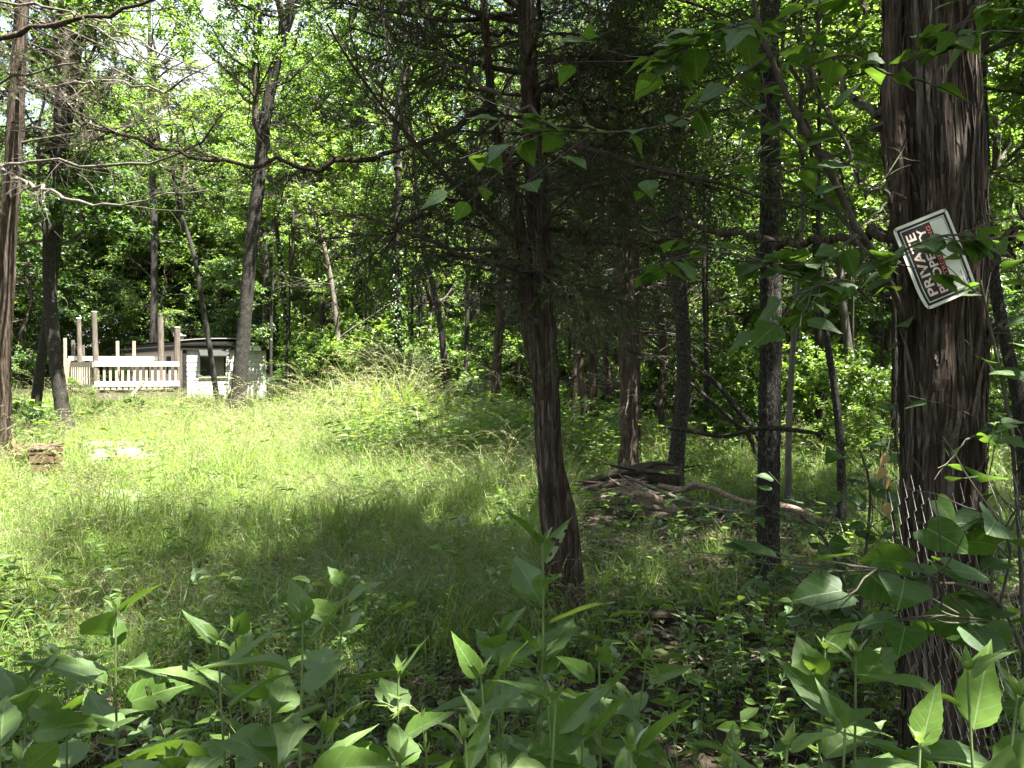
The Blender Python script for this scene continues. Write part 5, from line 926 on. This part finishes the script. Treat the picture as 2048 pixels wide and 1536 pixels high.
PLANTS = [
 ('tall broad-leaved weed with chewed leaves standing alone at the left', 232, 1222, 2.3, 11, 1.05),
 ('broad-leaved weed with wide drooping leaves right of the lone left one', 437, 1285, 2.05, 10, 1.1),
 ('straight broad-leaved weed with an upright leaf pair left of the middle', 607, 1242, 1.95, 11, 1.15),
 ('dark broad-leaved weed in deep shade behind the straight left-of-middle one', 690, 1170, 2.9, 9, 1.05),
 ('tallest broad-leaved weed, rising in front of the central cedar foot', 1086, 1085, 2.25, 13, 1.1),
 ('short broad-leaved weed with a slim leaf bud below the shaded soil', 797, 1345, 2.1, 9, .9),
 ('broad-leaved weed with two leaves raised in a V under the tallest one', 962, 1352, 1.9, 10, 1.05),
 ('bright sunlit broad-leaved weed with nodding grass heads beside it', 1112, 1402, 1.65, 9, 1.05),
 ('brightest low weed at the bottom edge with spread yellow-green leaves', 1262, 1508, 1.45, 9, 1.1),
 ('broad-leaved weed with a hanging leaf right of the tallest one', 1198, 1318, 2.15, 9, .95),
 ('slim dark broad-leaved weed beside the bare soil patch', 1292, 1322, 2.4, 8, .9),
 ('shaded broad-leaved weed left of the chain-link fence', 1650, 1300, 2.15, 9, 1.05),
 ('broad-leaved weed with pale upper leaves close to the chain-link fence', 1712, 1315, 1.95, 10, 1.05),
 ('broad-leaved weed with large horizontal leaves in front of the fence', 1935, 1345, 1.65, 10, 1.25),
 ('sunlit lime-green low weed at the lower right', 1690, 1458, 1.65, 8, .9),
 ('low rounded weed at the bottom edge left of the lime-green one', 1575, 1495, 1.6, 8, .95),
 ('small broad-leaved weed near the left edge beside the lone tall one', 55, 1365, 2.25, 9, .95),
 ('broad-leaved weed cut off by the left edge of the view', -8, 1300, 2.0, 9, 1.05),
 ('tiny pale weed in the bottom left corner', 40, 1528, 1.45, 7, .85),
 ('small shaded weed between the straight one and the slim-budded one', 645, 1462, 2.0, 8, .85),
 ('low spreading weed at the bottom below the V-leaved one', 930, 1480, 1.65, 8, 1.),
 ('thin weed directly behind the wide drooping one', 470, 1268, 2.5, 9, .95),
 ('low weed hidden behind the bright sunlit one', 1165, 1475, 1.75, 8, 1.),
 ('broad-leaved weed at the bottom edge under the slim-budded one', 800, 1530, 1.5, 8, 1.05),
 ('broad-leaved weed at the bottom edge under the wide drooping one', 345, 1535, 1.6, 8, 1.05),
 ('low weed on the dark soil left of the low rounded one', 1470, 1505, 1.9, 8, .95),
 ('shaded weed behind and left of the lone tall one', 140, 1360, 2.5, 8, .9),
 ('shaded weed between the wide drooping and the straight one', 540, 1365, 2.4, 8, 1.),
 ('shaded weed left of the tallest one at the edge of the soil', 1000, 1262, 2.65, 8, 1.),
 ('low shaded weed right under the tallest one', 1085, 1310, 2.3, 8, 1.1),
 ('weed in front of the fence at the bottom right corner', 2035, 1395, 1.7, 8, 1.1),
 ('dark weed at the bottom below the large horizontal leaves', 1840, 1490, 1.5, 8, 1.05),
]
for i, (la, px_, py_, d_, n_, sz_) in enumerate(PLANTS): plant(la, px_, py_, d_, n_ + 2, sz_ * 1.13, seed=i)

def grass_stalk(label, pts, d, seed):
    r = np.random.default_rng(seed); P = np.array([at(x, y, d) for x, y in pts]); base = P[0].copy(); base[2] = 0; P[0][2] = 0; C = spline(P - base, 30)
    t = empty('grass_stalk', base, label, 'grass stalk'); G = Geo(); G.tubes(C[None], np.linspace(.0016, .0006, 30)[None], 5); G.obj('stem', M_STRAW if seed % 2 else M_STEM, t)
    p, T, _, _ = on(C[None][:, 17:], 34, r, 0, 1); G = Geo(); G.leaves(p, unit(T + r.normal(0, .25, T.shape) + [0, 0, -.5]), r.normal(0, 1, T.shape), .032 * r.uniform(.7, 1.3, len(p)), .006, 0, r.uniform(.3, 1, len(p))); G.obj('seed_head', M_BUD, t)
grass_stalk('nodding grass stalk arching left over the weeds', [(880,1560), (850,1480), (800,1420), (740,1400), (690,1425), (660,1470)], 1.75, 1)
grass_stalk('nodding grass stalk arching beside the bright sunlit weed', [(1000,1560), (1005,1430), (1020,1330), (1050,1312), (1080,1345), (1105,1400)], 1.8, 2)
grass_stalk('thin grass stalk bending above the bottom edge soil', [(1370,1560), (1350,1450), (1310,1340), (1290,1270), (1280,1220), (1275,1190)], 1.9, 4)

# ------------------------------------------------------------------ the redbud in front of the big cedar and its heart-shaped leaves
def redbud(name, label, base, stems, leaves_n, meshes, seed, sz=1., cat='tree'):
    r = np.random.default_rng(seed); t = empty(name, base, label, cat); b = np.asarray(base, float); paths = []
    for pts in stems:
        P = np.array([at(x, y, d) for x, y, w, d in pts]); R = np.array([w / 2 / F * d for x, y, w, d in pts]); Q = spline(np.column_stack([P - b, R]), 24); G = Geo(); G.tubes(Q[None, :, :3], np.maximum(Q[None, :, 3], .0016), 8)
        C = Q[None, :, :3]; p, T, _, _ = on(C, 7, r, .25, 1); P2 = grow(p, fan(T, r, .9, .5), .34 * r.uniform(.5, 1.3, 7), 6, r, .12, .0); G.tubes(P2, taper(np.full(7, .0024), 6, .5), 5); G.obj('stem', M_RBARK, t); paths += [(C, len(pts)), (P2, 7)]
    n = 0; per = max(1, leaves_n // len(stems))
    for C, k in paths:
        m = per // 2 if len(C) == 1 else max(1, per // 14); p, T, _, _ = on(C, m, r, .12, 1)
        for q, tt in zip(p, T):
            a = r.uniform(0, 6.28); dv = Vector(tt) * .5 + Vector((math.cos(a), math.sin(a), r.normal(-.25, .3))); o = link('leaf', meshes[r.integers(len(meshes))], t); o.matrix_basis = orient(q, dv, (r.normal(0, .35), r.normal(0, .35) - .15, 1), sz * r.uniform(.6, 1.25), r.normal(0, .2)); n += 1
    return t
redbud('redbud_tree', 'slender broad-leaved sapling hanging over the front of the sign tree', at(1850, 1500, 3.6) * [1, 1, 0], [
    [(1850,1560,13,3.6),(1846,1100,12,3.58),(1838,800,12,3.5),(1800,620,12,3.0),(1752,512,12,2.7),(1704,440,14,2.64),(1668,360,15,2.6),(1625,290,14,2.55),(1575,195,13,2.5),(1540,110,11,2.45),(1512,40,9,2.4),(1500,-30,8,2.4)],
    [(1720,480,12,2.66),(1672,420,9,2.7),(1640,375,8,2.75),(1600,290,7,2.8),(1540,240,6,2.85),(1480,200,5,2.9)],
    [(1630,300,10,2.55),(1690,330,8,2.5),(1700,300,7,2.5),(1640,200,6,2.5),(1620,130,6,2.45),(1640,40,5,2.4),(1660,-20,5,2.4)],
    [(1540,110,9,2.45),(1470,160,7,2.5),(1400,215,6,2.55),(1310,255,5,2.6),(1200,265,5,2.6),(1090,262,4,2.65),(1000,290,3,2.65),(920,318,3,2.65)],
    [(1512,40,8,2.4),(1440,60,6,2.3),(1380,90,5,2.3),(1320,120,4,2.3)],
    [(1620,130,6,2.45),(1700,110,5,2.4),(1790,150,5,2.35),(1860,90,4,2.3),(1960,60,4,2.3)],
    [(1700,470,8,2.66),(1760,520,6,2.6),(1830,490,5,2.5),(1900,470,5,2.45),(1980,480,4,2.45)],
    [(1715,470,8,2.65),(1640,520,6,2.6),(1560,530,5,2.6),(1480,510,4,2.6),(1400,500,4,2.6)],
    [(1740,600,7,2.68),(1690,560,5,2.6),(1620,580,5,2.5),(1560,600,4,2.5)],
], 330, MO, 7, 1.0)
redbud('redbud_sapling', 'heart-leaved sapling reaching left across the foot of the sign tree', at(2080, 1500, 2.2) * [1, 1, 0], [
    [(2090,1560,9,2.0),(2060,1350,8,2.0),(2000,1210,7,1.95),(1930,1170,6,1.9),(1850,1165,5,1.85),(1770,1140,4,1.8),(1690,1130,3,1.75)],
    [(2000,1210,6,1.95),(2020,1100,5,1.95),(1990,1040,4,1.95),(1960,1020,3,1.9)],
    [(2030,1260,6,1.97),(1970,1240,5,1.9),(1900,1230,4,1.85),(1850,1200,3,1.8)]], 44, MH, 9, 1.1)
redbud('redbud_sapling', 'dark maple-like sapling among the shadows at the right edge', at(2040, 1300, 3.) * [1, 1, 0], [
    [(2050,1400,10,3.),(2040,1100,8,3.),(2020,850,8,2.95),(1990,700,6,2.9),(1960,560,5,2.85)],
    [(2030,900,7,3.),(1990,860,5,2.95),(1930,880,4,2.9)], [(2010,720,6,2.95),(2060,640,5,2.9),(2090,560,4,2.9)], [(2030,950,6,3),(2070,900,5,2.9),(2100,880,4,2.9)]], 60, MO, 12, .9)
redbud('spicebush', 'dark low leafy bush between the straight oak and the sign tree', at(1700, 1250, 3.8) * [1, 1, 0], [
    [(1700,1300,8,3.9),(1690,1180,7,3.9),(1650,1080,5,3.85),(1600,1030,4,3.8)], [(1710,1300,8,3.9),(1730,1120,6,3.9),(1740,980,5,3.85),(1720,900,4,3.8)],
    [(1720,1300,8,3.9),(1770,1200,6,3.9),(1790,1080,5,3.8),(1760,900,4,3.7)], [(1700,1300,7,3.8),(1640,1220,5,3.8),(1590,1150,4,3.8),(1560,1130,3,3.8)], [(1705,1300,7,3.8),(1720,1240,5,3.7),(1690,1210,4,3.6),(1650,1200,3,3.6)]], 150, MO, 14, 1., 'bush')

# ------------------------------------------------------------------ small things
def dead_spray():
    b = at(1772, 905, 3.05); t = empty('dead_leaf_spray', b, 'dry yellow dead leaves hanging at the left edge of the big cedar', 'dead leaves'); r = np.random.default_rng(8)
    P = np.array([at(1780, 880, 3.06), at(1774, 905, 3.05), at(1770, 950, 3.04), at(1772, 1000, 3.04)]) - b; G = Geo(); G.tubes(spline(P, 10)[None], np.full((1, 10), .0014), 5); G.obj('twig', M_DEADW, t)
    m = leafmat('yellowed_leaf', (.34, .25, .11), (.42, .32, .15), (.35, .25, .08), .35, .05); me = mk(leaf_mesh(1, .6, 70, 'lance', .35, .3), [m, M_DEADW], .07)
    for q in (P[1], P[1] * .4 + P[2] * .6, P[2], P[3]):
        o = link('leaf', me, t); o.matrix_basis = orient(q, (r.normal(0, .3), r.normal(-.2, .2), -1), (0, -1, .2), r.uniform(.7, 1.1), r.normal(0, .4))
dead_spray()
